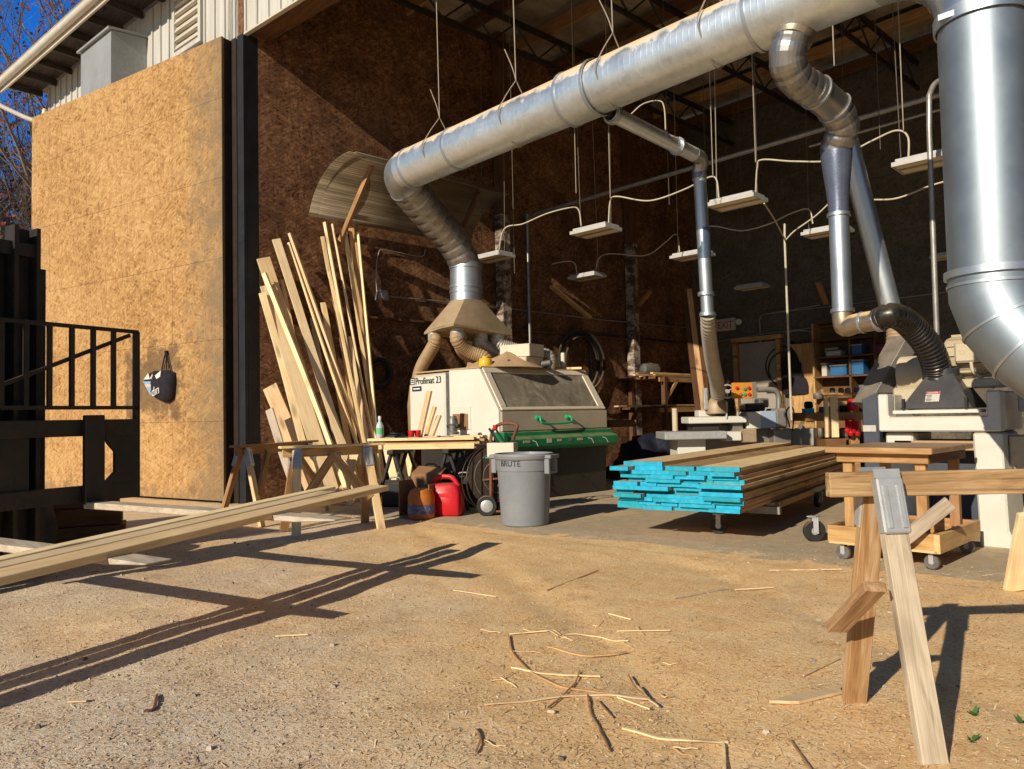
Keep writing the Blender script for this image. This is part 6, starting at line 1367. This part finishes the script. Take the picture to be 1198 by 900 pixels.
strip([(650, 748), (662, 742), (690, 742), (715, 746), (735, 750)], .008, 'thin arched pale strip in the middle of the yard', WP)
strip([(640, 758), (680, 765), (715, 764), (735, 760)], .006, 'thin strip under the arched one', M['wood_mid'])
strip([(722, 739), (784, 738)], .007, 'thin strip right of the arched one', WP)
strip([(687, 812), (692, 835), (702, 855), (713, 876)], .006, 'dark brown stick pointing toward the camera', WD, 'twig')
strip([(699, 820), (716, 838)], .010, 'short brown stick right of the dark one', M['wood_old'], 'twig')
strip([(640, 830), (655, 815), (672, 798), (678, 782)], .005, 'dark slanting twig crossing the long strip', WD, 'twig')
strip([(735, 788), (744, 802), (755, 812)], .006, 'dark twig right of the straight strip', WD, 'twig')
strip([(745, 800), (760, 815), (770, 824)], .007, 'pale twig at the right end of the long strip', WP, 'twig')
strip([(722, 815), (760, 826)], .008, 'pale short strip below the right end of the long strip', WP)
strip([(556, 855), (562, 866), (556, 885)], .006, 'black curled bark piece near the bottom edge', WD, 'twig')
strip([(790, 702), (850, 688)], .012, 'long grey stick in the yard near the shop floor', M['wood_grey'], 'twig')
strip([(640, 690), (700, 666)], .012, 'faint brown stick in front of the trash can', M['wood_old'], 'twig')
strip([(712, 719), (738, 725)], .010, 'short pale strip right of centre in the yard', WP)
strip([(530, 690), (580, 696)], .007, 'thin pale strip near the boards shadow', WP)
strip([(80, 824), (102, 822)], .03, 'pale wood flake in the left foreground', WP)
strip([(322, 746), (360, 742)], .012, 'pale strip in the left middle ground', WP)
strip([(168, 833), (180, 828), (184, 815)], .012, 'reddish bark piece in the left foreground', M['rust'], 'twig')
strip([(60, 676), (200, 660)], .02, 'long thin board edge lying in the shade under the boards', M['wood_grey'])
strip([(660, 620), (720, 600)], .012, 'thin wood strip on the concrete beside the can shadow', WP)
strip([(900, 668), (985, 664)], .02, 'pale strip on the edge of the concrete', WP)
strip([(940, 792), (982, 770)], .012, 'weak pale strip left of the near sawhorse', WP)
strip([(1150, 672), (1182, 668)], .02, 'pale strip on the concrete near the propped plank', WP)
strip([(860, 690), (905, 686)], .010, 'short pale strip in the middle right of the yard', WP)
strip([(925, 868), (950, 900)], .010, 'brown twig left of the near sawhorse foot', M['wood_old'], 'twig')
rs_ = random.Random(77)
for i in range(16):
    px, py = rs_.uniform(560, 830), rs_.uniform(725, 875); a = rs_.gauss(.1, .5); L_ = rs_.uniform(14, 42)
    P1 = [(px, py), (px + L_ * .5 * math.cos(a), py + L_ * .18 * math.sin(a) + rs_.uniform(-2, 2)), (px + L_ * math.cos(a), py + L_ * .4 * math.sin(a))]
    strip(P1, rs_.uniform(.003, .006), 'short thin straw-coloured sliver scattered in the middle of the yard', (WP, M['wood'])[i % 2], h=.003, grp='straw-coloured slivers in the yard')
p = GZ(645, 835); tag(MB().box(p + V((0, 0, .008)), (.035, .018, .014), Matrix.Rotation(.5, 3, 'Z')).build('pebble', M['card_pale'], None, bevel=.005), 'single pale pebble below the long strip', 'pebble')

# shavings, chips and stones: beyond counting
import array
def scatter(name, n, seed, mat, gen):
    r = random.Random(seed); mb = MB(); k = 0
    while k < n:
        D = .9 + 8.2 * r.random() ** 1.5; lat = (r.random() * 2 - 1) * (.80 * D + .5); p = V((FW.x, FW.y, 0)).normalized() * D + V((RT.x, RT.y, 0)).normalized() * lat
        f = p.y - (4.8 + .12 * (p.x + 11.2))
        if f > .1 + 2.5 * r.random() ** 3: continue
        if p.x < -11.6: continue
        zz = gz(p.x, p.y) if f < -.12 else .006
        gen(mb, r, V((p.x, p.y, zz)), D); k += 1
    return tag(mb.build(name, mat, None, I4.copy()), kind='stuff')
def chip(mb, r, p, D):
    if r.random() < .07:   # a longer curl of straw-coloured shaving
        L_ = r.uniform(.010, .036) * min(1.6, .5 + D * .14); w_ = r.uniform(.0008, .002); a = r.gauss(.6, .9); t = V((math.cos(a), math.sin(a), 0)); s_ = V((-t.y, t.x, 0)); b_ = s_ * L_ * r.uniform(-.3, .3); c = p + V((0, 0, .004))
        mb.poly([c - t * L_ - s_ * w_, c + b_ - s_ * w_ + V((0, 0, .004)), c + t * L_ - s_ * w_, c + t * L_ + s_ * w_, c + b_ + s_ * w_ + V((0, 0, .004)), c - t * L_ + s_ * w_], [(0, 1, 4, 5), (1, 2, 3, 4)]); return
    L_ = r.uniform(.003, .010) * (1.0 + (r.random() < .04) * 2.2); w_ = r.uniform(.0012, .003); a = r.uniform(0, 6.28); t = V((math.cos(a), math.sin(a), r.uniform(-.15, .15))); s_ = V((-t.y, t.x, r.uniform(-.3, .3)))
    c = p + V((0, 0, .002 + r.random() * .003)); mb.poly([c - t * L_ - s_ * w_, c + t * L_ - s_ * w_ * .6, c + t * L_ * .9 + s_ * w_, c - t * L_ + s_ * w_], [(0, 1, 2, 3)])
scatter('wood_shavings', 85000, 2, M['chips'], chip)
def stone(mb, r, p, D):
    lat_ = p.x * .683 + p.y * .73
    s_ = r.uniform(.003, .009) * (1 + 1.2 * (r.random() < .03)); vs = []
    if lat_ > -.6 and r.random() < .75: s_ *= .35
    for k in range(5): a = 1.257 * k + r.uniform(-.3, .3); vs.append(p + V((math.cos(a) * s_, math.sin(a) * s_ * .8, 0)))
    for k in range(5): vs.append(p + (vs[k] - p) * .6 + V((0, 0, s_ * r.uniform(.5, .9))))
    mb.poly(vs, [(k, (k + 1) % 5, 5 + (k + 1) % 5, 5 + k) for k in range(5)] + [(5, 6, 7, 8, 9)])
scatter('gravel', 6000, 9, M['stones'], stone)
for i, (px, py) in enumerate(((1140, 838), (1138, 868), (1195, 846))):
    p = GZ(px, py); mb = MB(); r = random.Random(i)
    for k in range(12):
        a = r.uniform(0, 6.28); t = V((math.cos(a), math.sin(a), r.uniform(.3, 1.2))).normalized(); s_ = V((-t.y, t.x, 0)).normalized(); L_ = r.uniform(.02, .05)
        mb.poly([p, p + t * L_ * .5 + s_ * .008, p + t * L_, p + t * L_ * .5 - s_ * .008], [(0, 1, 2, 3)])
    tag(mb.build('weed', M['leaf_green'], None), ('small green weed beside the near sawhorse shadow, upper one', 'small green weed below the other one at the right', 'tiny green weed at the right edge of the yard')[i], 'weed')

# ================================================================== LIGHT
AZ, EL = R(11), R(24.2)
sd = V((-math.sin(AZ) * math.cos(EL), math.cos(AZ) * math.cos(EL), -math.sin(EL)))
sun = bpy.data.lights.new('sun', 'SUN'); sun.energy = 5.0; sun.angle = R(.5); sun.color = (1.0, .89, .71)
so = bpy.data.objects.new('sun', sun); C.objects.link(so); so.rotation_euler = sd.to_track_quat('-Z', 'Y').to_euler()
w = bpy.data.worlds.new('World'); SC.world = w; w.use_nodes = True
nt = w.node_tree; bg = nt.nodes['Background']; sky = nt.nodes.new('ShaderNodeTexSky'); sky.sky_type = 'NISHITA'; sky.sun_disc = False
sky.sun_elevation = EL; sky.sun_rotation = math.pi - AZ; sky.air_density = 1.0; sky.dust_density = .1; sky.ozone_density = 3.5; sky.altitude = 300
hs = nt.nodes.new('ShaderNodeHueSaturation'); hs.inputs['Saturation'].default_value = 1.35; nt.links.new(sky.outputs[0], hs.inputs['Color']); 
# a clear cold-day sky: deeper and brighter blue low down away from the sun
tc = nt.nodes.new('ShaderNodeTexCoord'); dp = nt.nodes.new('ShaderNodeVectorMath'); dp.operation = 'DOT_PRODUCT'; dp.inputs[1].default_value = (-.55, .75, .36)
nt.links.new(tc.outputs['Generated'], dp.inputs[0]); mr = nt.nodes.new('ShaderNodeMapRange'); mr.inputs[1].default_value = .55; mr.inputs[2].default_value = .95; nt.links.new(dp.outputs['Value'], mr.inputs[0])
mx = nt.nodes.new('ShaderNodeMix'); mx.data_type = 'RGBA'; mx.blend_type = 'MULTIPLY'; mx.inputs[7].default_value = (.6, 2.9, 4.9, 1); nt.links.new(mr.outputs[0], mx.inputs[0]); nt.links.new(hs.outputs[0], mx.inputs[6]); nt.links.new(mx.outputs[2], bg.inputs[0])
bg.inputs[1].default_value = .068
SC.view_settings.view_transform = 'Standard'; SC.view_settings.look = 'None'; SC.view_settings.exposure = 0; SC.view_settings.gamma = 1
SC.render.engine = 'CYCLES'
cy = SC.cycles
cy.use_denoising = True
cy.max_bounces = 8; cy.diffuse_bounces = 4; cy.glossy_bounces = 4; cy.transmission_bounces = 6; cy.transparent_max_bounces = 6
cy.caustics_reflective = False; cy.caustics_refractive = False
cy.sample_clamp_indirect = 6.0
